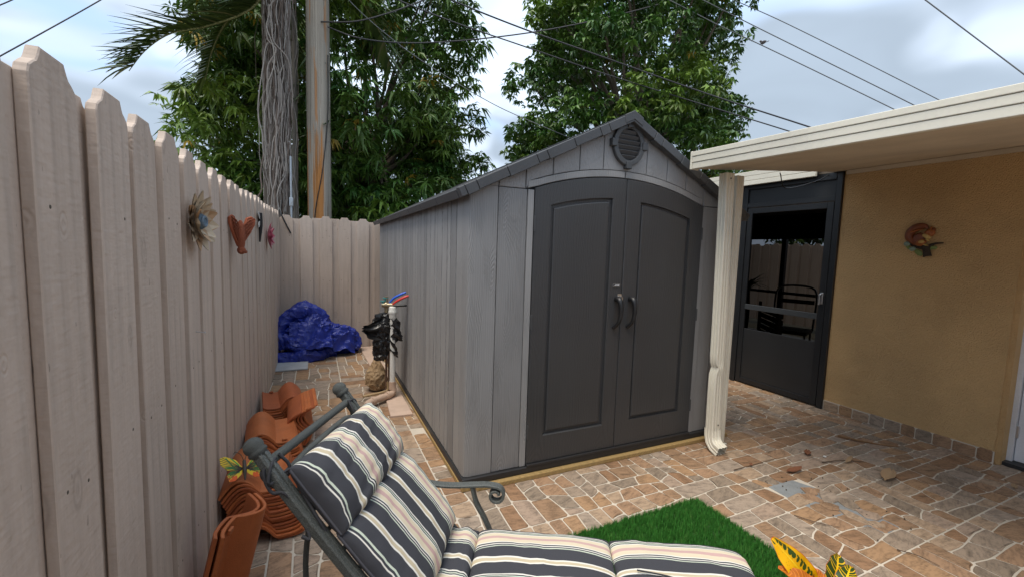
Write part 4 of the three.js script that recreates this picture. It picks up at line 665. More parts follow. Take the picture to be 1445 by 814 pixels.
// ---------------------------------------------------------------- blue tarp, small slab, pipes, bags
{
  const tarpM = phys([0.017, 0.034, 0.27], 0.22, { specularIntensity: 0.8, map: rep(blot, 4, 4), bumpMap: rep(grit, 9, 9), bumpScale: 0.0015 });
  const crease = (q, k, seed) => { const a = Math.abs(fbm(q.x * k, q.y * k, q.z * k + seed, 3) - 0.5) * 2; return 1 - Math.sqrt(a); };
  // folds: long sharp ridges in a few directions, with smaller creases between them
  const fold = (q, seed) => { const wx = q.x + 0.10 * (fbm(q.x * 3, q.y * 3, q.z * 3 + seed, 2) - 0.5), wy = q.y + 0.16 * (fbm(q.x * 3 + 9, q.y * 3, q.z * 3 + seed, 2) - 0.5); return crease(V(wx * 2.2 + wy * 1.4, wy * 2.6 - wx * 0.8, q.z * 2), 1.0, seed); };
  const rel = (q, seed) => (fold(q, seed) - 0.5) + 0.55 * (fold(V(q.x * 2.3, q.y * 2.1, q.z * 2.3), seed + 7) - 0.5) + 0.26 * (fold(V(q.x * 5, q.y * 5, q.z * 5), seed + 3) - 0.5);
  const blob = (cx, cy, cz, rx, ry, rz, amp, seed) => { const g = new THREE.IcosahedronGeometry(1, 30).scale(rx, ry, rz); displace(g, (q, n) => { q.addScaledVector(n, amp * rel(q, seed)); q.x += cx; q.y = Math.max(0.002, q.y + cy); q.z += cz; }); return toCreasedNormals(g, 0.22); };
  const roll = (pts, r, amp, seed) => { const g = taper(pts, r, 70, 28); displace(g, (q, n) => { q.addScaledVector(n, amp * rel(q, seed)); q.y = Math.max(0.003, q.y); }); return toCreasedNormals(g, 0.22); };
  const flap = (a, b, c, d, lift, seed) => { const g = new THREE.PlaneGeometry(1, 1, 30, 22), p = g.attributes.position; for (let i = 0; i < p.count; i++) { const u = p.getX(i) + 0.5, v = p.getY(i) + 0.5, q = V(...a).lerp(V(...b), u).lerp(V(...d).lerp(V(...c), u), v); const h = Math.sin(u * 3.14) * lift + 0.012 * Math.sin(u * 9 + v * 6 + seed) + 0.07 * rel(q, seed); p.setXYZ(i, q.x, q.y + h, q.z + h * 0.6); } g.computeVertexNormals(); const back = g.clone(); back.translate(0, -0.004, -0.003); return merge([toCreasedNormals(g, 0.22), toCreasedNormals(back, 0.22)]); };
  const parts = [
    blob(-0.13, 0.25, -6.0, 0.27, 0.30, 0.20, 0.13, 1), blob(0.08, 0.17, -6.03, 0.24, 0.22, 0.19, 0.13, 2), blob(0.36, 0.12, -6.08, 0.20, 0.14, 0.15, 0.10, 3),
    roll([[-0.37, 0.14, -5.86], [-0.42, 0.34, -5.90], [-0.33, 0.53, -5.96], [-0.16, 0.60, -6.0], [0.02, 0.55, -6.02], [0.12, 0.42, -6.03], [0.24, 0.33, -6.03], [0.42, 0.25, -6.03], [0.52, 0.16, -6.02], [0.47, 0.06, -5.98]], [0.05, 0.08, 0.065, 0.075, 0.09, 0.075, 0.06, 0.075, 0.06, 0.05], 0.075, 4),
    roll([[-0.42, 0.06, -5.74], [-0.2, 0.07, -5.72], [0.02, 0.065, -5.74], [0.12, 0.09, -5.86]], [0.055, 0.075, 0.065, 0.05], 0.07, 5),
    roll([[-0.36, 0.30, -5.84], [-0.22, 0.19, -5.76], [0.0, 0.18, -5.74], [0.16, 0.22, -5.80]], [0.04, 0.065, 0.055, 0.035], 0.07, 6),
    flap([-0.30, 0.46, -5.83], [0.05, 0.47, -5.86], [0.08, 0.22, -5.70], [-0.30, 0.18, -5.68], 0.03, 1), flap([-0.1, 0.30, -5.74], [0.16, 0.34, -5.80], [0.20, 0.14, -5.66], [-0.12, 0.13, -5.64], 0.04, 2), flap([0.12, 0.36, -5.93], [0.45, 0.28, -5.96], [0.46, 0.05, -5.84], [0.2, 0.08, -5.80], 0.05, 3)];
  single('blue_tarp', 'crumpled blue plastic tarp heaped in the fence corner', 'tarp', boxUV(merge(parts)), tarpM);
  single('grey_slab', 'small flat grey tile lying in front of the blue tarp', 'tile', rbox(0.34, 0.016, 0.38, 0.003), std([0.40, 0.42, 0.44], 0.7, { map: rep(blot, 3, 3) }), [-0.262, 0.0165, -5.50]);
  // painted concrete strip along the shed
  const pinkM = std([0.52, 0.39, 0.31], 0.9, { map: rep(blot, 2.5, 2.5), bumpMap: rep(grit, 2, 2), bumpScale: 0.003 });
  single('concrete_slab', 'pinkish concrete slab with chipped edge under the white water pipe', 'slab', extrude(shapeOf([[0.560, 3.56], [0.745, 3.55], [0.745, 4.19], [0.60, 4.2], [0.585, 4.0], [0.575, 3.8]]), 0.022, 0.003).rotateX(-Math.PI / 2).translate(0, 0.002, 0), pinkM);
  single('concrete_slab', 'pinkish concrete slab behind the black plastic bag', 'slab', extrude(shapeOf([[0.60, 4.21], [0.745, 4.2], [0.745, 6.25], [0.55, 6.25], [0.58, 5.2]]), 0.02, 0.003).rotateX(-Math.PI / 2).translate(0, 0.002, 0), pinkM);

  const w = thing('water_valve', 'white water pipe with blue, red and black valve levers beside the shed', 'pipe', [0, 0.022, 0]);
  const pvc = std([0.72, 0.72, 0.68], 0.4, { map: rep(blot, 3, 3) }), paint = std([0.52, 0.38, 0.29], 0.7, { map: rep(blot, 4, 4) }), copper = std([0.17, 0.10, 0.065], 0.6), teal = std([0.04, 0.22, 0.22], 0.5), brass = std([0.32, 0.27, 0.18], 0.4, { metalness: 0.7 });
  mesh('riser', between([0.651, 0.12, -4.04], [0.651, 0.83, -4.04], 0.026, 16), pvc, w);
  mesh('cap', new THREE.LatheGeometry([[0.0, 0.86], [0.030, 0.86], [0.034, 0.852], [0.034, 0.825], [0.040, 0.82], [0.040, 0.80], [0.034, 0.795], [0.034, 0.755], [0.027, 0.75]].reverse().map(([x, y]) => new THREE.Vector2(x, y)), 18), pvc, w).position.set(0.651, 0, -4.04);
  mesh('coupling', between([0.651, 0.075, -4.04], [0.651, 0.15, -4.04], 0.032, 16), paint, w);
  mesh('drain_pipe', tube([[0.651, 0.12, -4.04], [0.655, 0.05, -4.03], [0.63, 0.035, -4.01], [0.52, 0.035, -3.93], [0.44, 0.035, -3.87], [0.405, 0.025, -3.845], [0.398, -0.018, -3.84]], 0.030, 40, 14), paint, w);
  for (const [a, b] of [[[0.615, 0.036, -4.0], [0.585, 0.036, -3.978]], [[0.47, 0.036, -3.893], [0.445, 0.036, -3.874]], [[0.398, 0.014, -3.84], [0.398, -0.016, -3.84]]]) mesh('pipe_collar', between(a, b, 0.036, 16), paint, w);
  mesh('copper_pipe', tube([[0.612, 0.0, -4.16], [0.608, 0.4, -4.14], [0.603, 0.8, -4.11], [0.60, 0.90, -4.10]], 0.011, 20, 8), copper, w);
  mesh('copper_pipe', tube([[0.635, 0.0, -4.15], [0.632, 0.4, -4.13], [0.628, 0.78, -4.11]], 0.011, 20, 8), copper, w);
  mesh('feed_pipe', tube([[0.622, 0.12, -4.14], [0.62, 0.04, -4.13], [0.58, 0.028, -4.12], [0.42, 0.022, -4.08], [0.39, 0.02, -4.07]], 0.012, 24, 8), std([0.40, 0.28, 0.15], 0.6), w);
  mesh('valve_body', merge([new THREE.SphereGeometry(0.032, 14, 10).translate(0.60, 0.87, -4.10), between([0.56, 0.87, -4.10], [0.66, 0.87, -4.07], 0.02, 12), between([0.60, 0.80, -4.10], [0.60, 0.95, -4.10], 0.018, 12)]), brass, w);
  for (const [x, y] of [[0.578, 0.925], [0.60, 0.955], [0.62, 0.90]]) mesh('tap_handle', merge([rbox(0.05, 0.012, 0.016, 0.004), new THREE.CylinderGeometry(0.009, 0.009, 0.03, 8).translate(0, -0.012, 0)]), teal, w).position.set(x - 0.01, y - 0.02, -4.09);
  const lever = (pts, m) => { mesh('lever', taper(pts, [0.007, 0.010, 0.012, 0.0125, 0.011], 20, 8), m, w); };
  lever([[0.62, 0.875, -4.09], [0.66, 0.93, -4.08], [0.715, 0.965, -4.06], [0.755, 0.985, -4.05], [0.772, 0.99, -4.05]], phys([0.02, 0.10, 0.55], 0.35));
  lever([[0.64, 0.865, -4.07], [0.68, 0.905, -4.04], [0.735, 0.94, -4.02], [0.775, 0.958, -4.01], [0.79, 0.96, -4.01]], phys([0.55, 0.035, 0.025], 0.35));
  lever([[0.645, 0.85, -4.04], [0.68, 0.868, -4.02], [0.72, 0.874, -4.01], [0.755, 0.874, -4.0], [0.768, 0.872, -4.0]], M.black);

  const cloth = (cx, cy, cz, rx, ry, rz, amp, seed, f) => { const g = new THREE.IcosahedronGeometry(1, 22).scale(rx, ry, rz); displace(g, (q, n) => { q.addScaledVector(n, amp * (crease(q, 9, seed) - 0.45) + amp * 0.5 * (crease(q, 22, seed + 2) - 0.4)); f?.(q); q.add(V(cx, cy, cz)); q.y = Math.max(0.026, q.y); }); return toCreasedNormals(g, 0.35); };
  const flapB = (pts, wd, seed) => { const g = new THREE.PlaneGeometry(1, 1, 14, 10), c = new THREE.CatmullRomCurve3(pts.map((q) => V(...q))), p = g.attributes.position; for (let i = 0; i < p.count; i++) { const u = p.getX(i) + 0.5, v = p.getY(i), q = c.getPoint(u); p.setXYZ(i, q.x + 0.012 * Math.sin(v * 14 + u * 9 + seed), q.y + v * wd * (1 - 0.75 * u), q.z + 0.02 * Math.sin(v * 11 + seed)); } g.computeVertexNormals(); const b = g.clone().translate(0.002, 0, -0.003); return merge([toCreasedNormals(g, 0.4), toCreasedNormals(b, 0.4)]); };
  single('black_bag', 'torn black plastic bag wrapped round the valve pipes', 'bag', boxUV(merge([cloth(0.575, 0.60, -4.11, 0.085, 0.20, 0.075, 0.05, 3), cloth(0.55, 0.42, -4.12, 0.06, 0.09, 0.06, 0.04, 5), cloth(0.67, 0.64, -4.06, 0.045, 0.12, 0.05, 0.03, 7), flapB([[0.56, 0.66, -4.06], [0.49, 0.64, -4.05], [0.42, 0.645, -4.04], [0.385, 0.665, -4.04]], 0.22, 1), flapB([[0.64, 0.66, -4.02], [0.69, 0.62, -4.0], [0.725, 0.56, -3.99]], 0.2, 4), flapB([[0.6, 0.55, -4.04], [0.66, 0.47, -4.02], [0.69, 0.40, -4.03]], 0.18, 6)])), phys([0.010, 0.010, 0.011], 0.28, { side: THREE.DoubleSide }), [0, 0.022, 0]);
  const sackTone = tone(256, 256, (u, v) => { const n = fbm(u * 6, v * 6, 51, 4, 6); return n > 0.58 && vnoise(u * 16, v * 30, 3, 0) > 0.5 ? 0.45 : 0.75 + 0.4 * n; });
  single('tan_sack', 'crumpled tan sack sitting on the slab below the black bag', 'bag', boxUV(cloth(0.545, 0.155, -4.34, 0.105, 0.17, 0.10, 0.04, 11, (q) => { const t = clamp((q.y + 0.02) / 0.2); q.x *= 1 - 0.55 * t; q.z *= 1 - 0.5 * t; })), std([0.36, 0.245, 0.135], 0.75, { map: rep(sackTone, 4, 4) }));
}

// ---------------------------------------------------------------- stacked roof tiles
{
  const rand = rng(91), clayM = [[0.47, 0.128, 0.034], [0.43, 0.112, 0.030], [0.50, 0.145, 0.042], [0.38, 0.095, 0.028]].map((c, i) => { const t = rep(blot, 3, 3); t.offset.set(i * 0.3, i * 0.6); return std(c, 0.6, { map: t, bumpMap: rep(grit, 5, 5), bumpScale: 0.0012 }); });
  const T = 0.0125, W2 = 0.275, LEN = 0.40;
  const prof = (x) => { const t = x / W2; return t < 0.12 ? 0.016 * Math.pow(1 - t / 0.12, 1.5) : t < 0.46 ? 0.0 + 0.004 * Math.sin((t - 0.12) / 0.34 * 3.14) * -1 : 0.070 * Math.sin((t - 0.44) / 0.56 * 3.14) + 0.0; };
  const up = [], dn = []; for (let i = 0; i <= 26; i++) { const x = W2 * i / 26, e = 0.001, s = (prof(Math.min(W2, x + e)) - prof(Math.max(0, x - e))) / (2 * e), l = Math.hypot(1, s), y = prof(x); up.push([x - s / l * T, y + T / l]); dn.push([x, y]); }
  const TILE = (() => { const g = extrude(shapeOf([...dn, ...up.reverse()]), LEN, 0.002); return boxUV(toCreasedNormals(g.translate(-W2 / 2, 0, -LEN / 2), 0.6)); })();
  const proto = new THREE.Group(); mesh('tile_body', TILE, clayM[0], proto);
  // small lug under the head of each tile
  mesh('lug', rbox(0.03, 0.012, 0.02, 0.003).translate(-0.07, T + 0.006, -LEN / 2 + 0.02), clayM[0], proto);
  const put = (label, x, y, z, ry, rx = 0, rz = 0) => { const t = proto.clone(), m = clayM[Math.floor(rand() * 4)]; t.children.forEach((c) => (c.material = m)); t.name = numbered('roof_tile'); tag(t, label, 'roof tile', 'terracotta roof tiles by the fence'); t.position.set(x, y, z); t.rotation.set(rx, ry, rz, 'YXZ'); scene.add(t); };
  const ORD = ['lowest', 'second', 'third', 'fourth', 'fifth', 'sixth', 'seventh', 'eighth', 'ninth', 'tenth', 'eleventh', 'twelfth', 'thirteenth', 'fourteenth', 'fifteenth'];
  const stack = (label, n, x, z, ry, lean, shift = 0) => { for (let k = 0; k < n; k++) put(`${k === n - 1 ? 'topmost terracotta roof tile' : ORD[k] + ' terracotta roof tile' + (k ? ' from the bottom' : '')} ${label}`, x + (rand() - 0.5) * 0.012 + shift * k, 0.010 + k * 0.0172, z + (rand() - 0.5) * 0.016 - lean * k * 0.0172, ry + (rand() - 0.5) * 0.025); };
  stack('of the stack under the butterfly', 15, -0.205, -2.415, Math.PI + 0.03, 0.10, -0.0048);
  stack('of the middle stack by the fence', 13, -0.215, -3.00, Math.PI + 0.10, 0.3, -0.0045);
  stack('of the stack beside the grey slab', 12, -0.225, -3.72, 0.12, 0.1, -0.002);
  for (let k = 0; k < 6; k++) put(`${['first', 'second', 'third', 'fourth', 'fifth', 'sixth'][k]} terracotta roof tile from the fence in the row on edge`, -0.125 + 0.019 * k, 0.152, -3.36 - 0.02 * k + (rand() - 0.5) * 0.03, 0.05, 0, Math.PI / 2 - 0.2);
  for (let k = 0; k < 2; k++) put(['upright terracotta roof tile leaning directly against the fence by the lounge', 'outer upright terracotta roof tile nested over the one leaning on the fence'][k], -0.352 + 0.022 * k, 0.212 - 0.004 * k, -1.85, Math.PI / 2 - 0.30, Math.PI / 2 + 0.24, 0);

  // painted butterfly on the front stack
  const c = document.createElement('canvas'); c.width = c.height = 128; const x = c.getContext('2d'); x.fillStyle = '#e8c52a'; x.fillRect(0, 0, 128, 128);
  const r3 = rng(7); x.fillStyle = '#e2601c'; for (let k = 0; k < 26; k++) { x.beginPath(); x.arc(r3() * 128, 92 + r3() * 36, 5 + 6 * r3(), 0, 7); x.fill(); }
  x.strokeStyle = '#3f8f3a'; x.lineWidth = 6; for (let k = 0; k < 8; k++) { x.beginPath(); x.moveTo(20 + r3() * 20, 40 + r3() * 40); x.lineTo(70 + r3() * 40, 10 + r3() * 80); x.stroke(); } x.strokeStyle = '#2a2118'; x.lineWidth = 2; for (let k = 0; k < 14; k++) { x.beginPath(); x.moveTo(5, 64); x.lineTo(128, k * 10); x.stroke(); }
  const t = new THREE.CanvasTexture(c); t.colorSpace = THREE.SRGBColorSpace; t.wrapS = t.wrapT = THREE.RepeatWrapping;
  const b = thing('butterfly_ornament', 'yellow, green and orange metal butterfly on the front roof tile stack', 'ornament', [-0.315, 0.372, -2.27]); b.rotation.set(-0.75, 0.25, 0.12); b.scale.setScalar(1.2);
  const wm = std([1, 1, 1], 0.5, { map: t, side: THREE.DoubleSide });
  for (const s of [-1, 1]) for (const [pts, nm] of [[[[0.004, 0], [0.03, 0.036], [0.07, 0.052], [0.088, 0.046], [0.085, 0.020], [0.06, -0.004], [0.01, -0.004]], 'wing'], [[[0.004, -0.004], [0.05, -0.006], [0.066, -0.022], [0.056, -0.046], [0.035, -0.044], [0.012, -0.022]], 'lower_wing']]) {
    const g = extrude(shapeOf(pts.map(([p, q]) => [s * p, q])), 0.002, 0.0005), uv = g.attributes.uv, P = g.attributes.position; for (let i = 0; i < uv.count; i++) uv.setXY(i, Math.abs(P.getX(i)) / 0.09, 0.5 + P.getY(i) / 0.11); const o = mesh(nm, g, wm, b); o.rotation.y = -s * 0.32;
  }
  mesh('body', taper([[0, 0.03, 0.006], [0, 0, 0.008], [0, -0.045, 0.006]], [0.006, 0.008, 0.003], 10, 7), M.nail, b);
  for (const s of [-1, 1]) mesh('antenna', tube([[s * 0.002, 0.03, 0.008], [s * 0.012, 0.055, 0.012], [s * 0.03, 0.066, 0.014], [s * 0.036, 0.058, 0.016]], 0.0013, 14, 4), M.nail, b);
}
// ---------------------------------------------------------------- chaise lounge and cushion (local u = along, y = up, v = across)
{
  const L = V(0.877, 0, 0.48).normalize(), Wv = V(L.z, 0, -L.x), base = [0.09 - Wv.x * 0.5, 0.006, -1.75 - Wv.z * 0.5];
  const frame = (o) => { o.rotation.y = Math.atan2(-L.z, L.x); return o; };   // local +x = L, local -z = W (far side)
  const P = (u, v, y) => [u, y - 0.006, -v];
  M.cast = std([0.115, 0.125, 0.118], 0.6, { metalness: 0.15, map: rep(tone(512, 512, (u, v) => { const n = vnoise(u * 110, v * 110, 61, 110), m = fbm(u * 9, v * 9, 62, 4, 9); return 0.5 + (n > 0.55 ? 1.6 * m + 0.3 : 0) + 0.3 * m; }), 5, 5), bumpMap: rep(grit, 6, 6), bumpScale: 0.0016 });
  const c = frame(thing('chaise_lounge', 'dark cast metal chaise lounge with knob topped posts and scroll arms', 'lounge chair', base));
  // bar of rectangular section along a path in the u-y plane, at across position v
  const bar = (pts, v, th, wd, seg = 24) => {
    const cv = new THREE.CatmullRomCurve3(pts.map(([u, y]) => V(u, y - 0.006, 0)), false, 'catmullrom', 0.5), pos = [], R = [];
    for (let i = 0; i <= seg; i++) { const t = i / seg, o = cv.getPointAt(t), T = cv.getTangentAt(t), n = V(-T.y, T.x, 0), e = 0.18, w = wd / 2, h = th / 2; R.push([[-w, h * (1 - e * 2)], [-w * (1 - e), h], [w * (1 - e), h], [w, h * (1 - e * 2)], [w, -h * (1 - e * 2)], [w * (1 - e), -h], [-w * (1 - e), -h], [-w, -h * (1 - e * 2)]].map(([a, b]) => [o.x + n.x * b, o.y + n.y * b, -v + a])); }
    for (let i = 0; i < seg; i++) for (let k = 0; k < 8; k++) { const j = (k + 1) % 8, A = R[i][k], B = R[i][j], C = R[i + 1][j], D = R[i + 1][k]; pos.push(...A, ...C, ...B, ...A, ...D, ...C); }
    for (const [r, f] of [[R[0], 1], [R[seg], 0]]) for (let k = 1; k < 7; k++) pos.push(...(f ? [...r[0], ...r[k], ...r[k + 1]] : [...r[0], ...r[k + 1], ...r[k]]));
    const g = new THREE.BufferGeometry(); g.setAttribute('position', new THREE.Float32BufferAttribute(pos, 3)); g.computeVertexNormals(); return boxUV(g);
  };
  const by = (s) => 0.855 - 0.52 * s;                              // back post: s = 0 top .. 1 seat
  for (const v of [0.0, 0.5]) {
    const post = new THREE.Group(); post.name = 'back_post'; c.add(post);
    mesh('post_bar', bar([[0.008, by(0)], [0.1075, by(0.25)], [0.215, by(0.5)], [0.33, by(0.76)], [0.43, by(0.97)], [0.47, 0.30]], v, 0.029, 0.037), M.cast, post);
    mesh('post_ridge', bar([[0.019, by(0) + 0.0075], [0.2245, by(0.5) + 0.0075], [0.42, by(0.94) + 0.0085]], v, 0.011, 0.010), M.cast, post);
    const k = mesh('finial', new THREE.LatheGeometry([[0.0, 0.062], [0.012, 0.060], [0.024, 0.052], [0.0295, 0.040], [0.030, 0.030], [0.026, 0.020], [0.029, 0.016], [0.029, 0.008], [0.024, 0.004], [0.022, -0.004], [0, -0.004]].reverse().map(([x, y]) => new THREE.Vector2(x, y)), 20), M.cast, post); k.position.set(0.008, by(0) - 0.008, -v); k.rotation.z = 0.70; k.scale.setScalar(0.88);
    // seat rail, legs, arms
    mesh('seat_rail', bar([[0.40, 0.285], [0.8, 0.285], [1.2, 0.287], [1.46, 0.288], [1.545, 0.272]], v + (v ? 0.012 : -0.012), 0.036, 0.03), M.cast, c);
    const arm = new THREE.Group(); arm.name = 'armrest'; c.add(arm);
    const vo = v ? v + 0.045 : v - 0.045, sp = []; for (let i = 0; i <= 18; i++) { const a = Math.PI / 2 - i / 18 * 7.6, r = 0.036 * (1 - i / 18 * 0.62); sp.push([0.612 + Math.cos(a) * r, 0.461 + Math.sin(a) * r]); }
    mesh('arm_bar', bar([[0.255, 0.52], [0.33, 0.492], [0.42, 0.486], [0.52, 0.495], [0.575, 0.500], ...sp], vo, 0.011, 0.036, 60), M.cast, arm);
    mesh('arm_support', bar([[0.515, 0.490], [0.535, 0.42], [0.575, 0.345], [0.60, 0.27], [0.585, 0.15], [0.60, 0.004]], vo, 0.013, 0.032, 30), M.cast, arm);
    mesh('arm_cross', between(P(0.26, v, 0.52), P(0.26, vo, 0.52), 0.010, 8), M.cast, arm);
    mesh('leg', bar([[0.44, 0.30], [0.42, 0.18], [0.38, 0.08], [0.36, 0.004]], v, 0.03, 0.034), M.cast, c);
    mesh('leg', bar([[1.30, 0.28], [1.33, 0.16], [1.37, 0.07], [1.38, 0.004]], v, 0.028, 0.032), M.cast, c);
    mesh('back_prop', tube([P(0.12, v ? v - 0.06 : 0.06, 0.70), P(0.10, v ? v - 0.06 : 0.06, 0.45), P(0.16, v ? v - 0.06 : 0.06, 0.2), P(0.30, v ? v - 0.06 : 0.06, 0.10)], 0.008, 20, 7), M.cast, c);
  }
  mesh('top_rail', between(P(0.028, 0.015, by(0.045)), P(0.028, 0.485, by(0.045)), 0.0135, 8), M.cast, c);
  mesh('arched_rail', tube([P(0.05, 0.02, by(0.16)), P(0.07, 0.12, by(0.09)), P(0.075, 0.25, by(0.075)), P(0.07, 0.38, by(0.09)), P(0.05, 0.48, by(0.16))], 0.010, 24, 8), M.cast, c);
  for (let k = 0; k < 7; k++) { const s = 0.22 + k * 0.105; mesh('back_slat', between(P(0.43 * s, 0.01, by(s)), P(0.43 * s, 0.49, by(s)), 0.007, 6), M.cast, c); }
  for (let k = 0; k < 11; k++) mesh('seat_slat', between(P(0.5 + k * 0.098, -0.01, 0.287), P(0.5 + k * 0.098, 0.51, 0.287), 0.007, 6), M.cast, c);
  mesh('foot_rail', tube([P(1.52, -0.01, 0.275), P(1.56, 0.06, 0.275), P(1.565, 0.25, 0.275), P(1.56, 0.44, 0.275), P(1.52, 0.51, 0.275)], 0.017, 24, 8), M.cast, c);
  // wheels at the head end
  mesh('axle', between(P(0.36, -0.03, 0.03), P(0.36, 0.53, 0.03), 0.008, 8), M.cast, c);

  // striped cushion: canvas gives the print across its width
  const ck = '#3f4046', wh = '#e9e6dc', cm = '#dccfb4', pk = '#c9a7a1', bg = '#cbbd9f', seq = [];
  const gn = '#cfd8c6', A1 = [[wh, 5], [ck, 4], [gn, 4], [ck, 4], [wh, 4], [cm, 14], [pk, 12], [cm, 16], [wh, 4], [ck, 5], [wh, 4], [ck, 5], [gn, 4]], N1 = [[wh, 6], [bg, 11], [wh, 6]];
  const unit = [[ck, 24], ...A1, [ck, 46], ...N1, [ck, 46], ...A1, [ck, 46], ...N1, [ck, 40], [gn, 5], [ck, 5], [wh, 3], [ck, 14]];
  const tot = unit.reduce((s, q) => s + q[1], 0), cvs = document.createElement('canvas'); cvs.width = 1024; cvs.height = 64; const X = cvs.getContext('2d');
  for (let k = 0, p = 0; k < unit.length; k++) { X.fillStyle = unit[k][0]; const q = unit[k][1] / tot * 1024; X.fillRect(p, 0, q + 1, 64); p += q; }
  const st = new THREE.CanvasTexture(cvs); st.colorSpace = THREE.SRGBColorSpace; st.wrapS = st.wrapT = THREE.RepeatWrapping;
  const weave = tex(256, 256, (u, v) => 0.5 + 0.25 * Math.sin(u * 6.283 * 64) * Math.sin(v * 6.283 * 64) + 0.5 * (fbm(u * 5, v * 5, 71, 4, 5) - 0.5));
  const fab = std([0.92, 0.92, 0.92], 0.88, { map: st, bumpMap: rep(weave, 4, 4), bumpScale: 0.0012 });
  const cu = frame(thing('lounge_cushion', 'charcoal, cream and pink striped cushion lying on the chaise lounge', 'cushion', base));
  // a padded panel: local frame origin o, along a, up n; size l x .48, thickness th; wrinkles near the seams
  function pad(name, o, ang, l, th, seed, wrinkle = 1, v0 = -0.004, v1 = 0.498) {
    const NU = 34, NV = 40, a = V(Math.cos(ang), Math.sin(ang), 0), n = V(-Math.sin(ang), Math.cos(ang), 0), pos = [], uv = [], idx = [];
    const puff = (s, p) => Math.pow(Math.max(0, 1 - Math.pow(Math.abs(2 * s - 1), p)), 1 / 2.2);
    for (const side of [1, -1]) for (let i = 0; i <= NU; i++) for (let j = 0; j <= NV; j++) {
      const s = 0.5 - 0.5 * Math.cos(Math.PI * i / NU), t = 0.5 - 0.5 * Math.cos(Math.PI * j / NV), e = puff(s, 4.2) * puff(t, 9), seam = Math.exp(-Math.min(s, 1 - s) * l / 0.035);
      const wr = wrinkle * (0.010 * (fbm(t * 9 + seed, s * 3, seed, 3) - 0.5) + seam * 0.012 * (vnoise(t * 26 + seed * 3, s * 2, seed) - 0.5) + 0.006 * (vnoise(t * 3, s * 12 + t * 5, seed + 9) - 0.5)) * Math.min(1, e * 2);
      const h = side > 0 ? th * 0.5 + th * 0.62 * e + wr - th * 0.12 : th * 0.38 - th * 0.38 * e, q = o.clone().addScaledVector(a, s * l).addScaledVector(n, h), v = lerp(v0, v1, t) + 0.004 * (vnoise(s * 6, seed, t * 3) - 0.5);
      pos.push(q.x, q.y, -v); uv.push(1 - t + 0.004 * (vnoise(s * 7, t * 3, seed) - 0.5), s * l * 4);
    }
    const S = (NU + 1) * (NV + 1); for (const b of [0, 1]) for (let i = 0; i < NU; i++) for (let j = 0; j < NV; j++) { const k = b * S + i * (NV + 1) + j, m = k + 1, q = k + NV + 1, r = q + 1; if (b) idx.push(k, m, r, k, r, q); else idx.push(k, r, m, k, q, r); }
    const g = new THREE.BufferGeometry(); g.setAttribute('position', new THREE.Float32BufferAttribute(pos, 3)); g.setAttribute('uv', new THREE.Float32BufferAttribute(uv, 2)); g.setIndex(idx); g.computeVertexNormals();
    const m = mesh(name, g, fab, cu);
    // piping along both long edges
    for (const v of [v0, v1]) mesh('piping', tube(Array.from({ length: 12 }, (_, i) => { const s = 0.02 + 0.96 * i / 11, q = o.clone().addScaledVector(a, s * l).addScaledVector(n, th * 0.38); return [q.x, q.y, -v]; }), 0.0045, 24, 6), pipM, m);
    return m;
  }
  const pipM = std([0.06, 0.06, 0.072], 0.85), backAng = Math.atan2(-0.52, 0.43), bl = Math.hypot(0.52, 0.43);
  const onBack = (s, off) => V(0.43 * s, by(s) - 0.006, 0).addScaledVector(V(-Math.sin(backAng), Math.cos(backAng), 0), off);
  pad('head_pillow', onBack(0.125, 0.012), backAng, bl * 0.35, 0.098, 2, 1.6);
  pad('back_pad', onBack(0.45, 0.012), backAng + 0.02, bl * 0.525, 0.075, 5);
  pad('lumbar_pad', V(0.425, 0.300, 0), 0.0, 0.13, 0.060, 8);
  pad('seat_pad', V(0.555, 0.298, 0), 0.0, 0.50, 0.066, 11);
  pad('foot_pad', V(1.057, 0.298, 0), -0.015, 0.49, 0.064, 14, 1.2);
  const tieM = std([0.035, 0.035, 0.04], 0.8);
  const tie = (pts, r = 0.0042) => mesh('tie', tube(pts, r, 40, 6), tieM, cu);
  for (const v of [0.0, 0.5]) { const q = v ? -1 : 1, w = v + q * 0.012;
    tie([P(0.045, w, by(0.10) + 0.03), P(0.03, w - q * 0.03, by(0.06)), P(0.055, w - q * 0.035, by(0.16) - 0.01), P(0.085, w - q * 0.03, by(0.22) + 0.02), P(0.12, w - q * 0.02, by(0.30)), P(0.16, w - q * 0.035, by(0.42)), P(0.14, w - q * 0.04, by(0.40))], 0.005);
    tie([P(0.03, w + q * 0.03, by(0.04)), P(0.045, w - q * 0.02, by(0.08) + 0.02), P(0.05, w - q * 0.04, by(0.13)), P(0.075, w + q * 0.02, by(0.16) + 0.03), P(0.11, w, by(0.25) + 0.04), P(0.17, w - q * 0.015, by(0.38) + 0.03), P(0.20, w - q * 0.01, by(0.47) + 0.02)], 0.0048);
    tie([P(0.03, w + q * 0.02, by(0.05) + 0.012), P(0.02, w - q * 0.028, by(0.07) - 0.01), P(0.05, w, by(0.13) - 0.03), P(0.065, w + q * 0.03, by(0.12) + 0.01), P(0.04, w + q * 0.02, by(0.06) + 0.02)], 0.0045); }
  tie([P(1.12, 0.30, 0.375), P(1.22, 0.285, 0.373), P(1.27, 0.265, 0.372), P(1.29, 0.23, 0.378), P(1.27, 0.19, 0.374), P(1.25, 0.14, 0.372)], 0.0028);
  tie([P(1.27, 0.265, 0.374), P(1.30, 0.26, 0.376), P(1.335, 0.235, 0.375), P(1.33, 0.19, 0.374), P(1.29, 0.235, 0.377), P(1.31, 0.16, 0.374)], 0.0028);
}

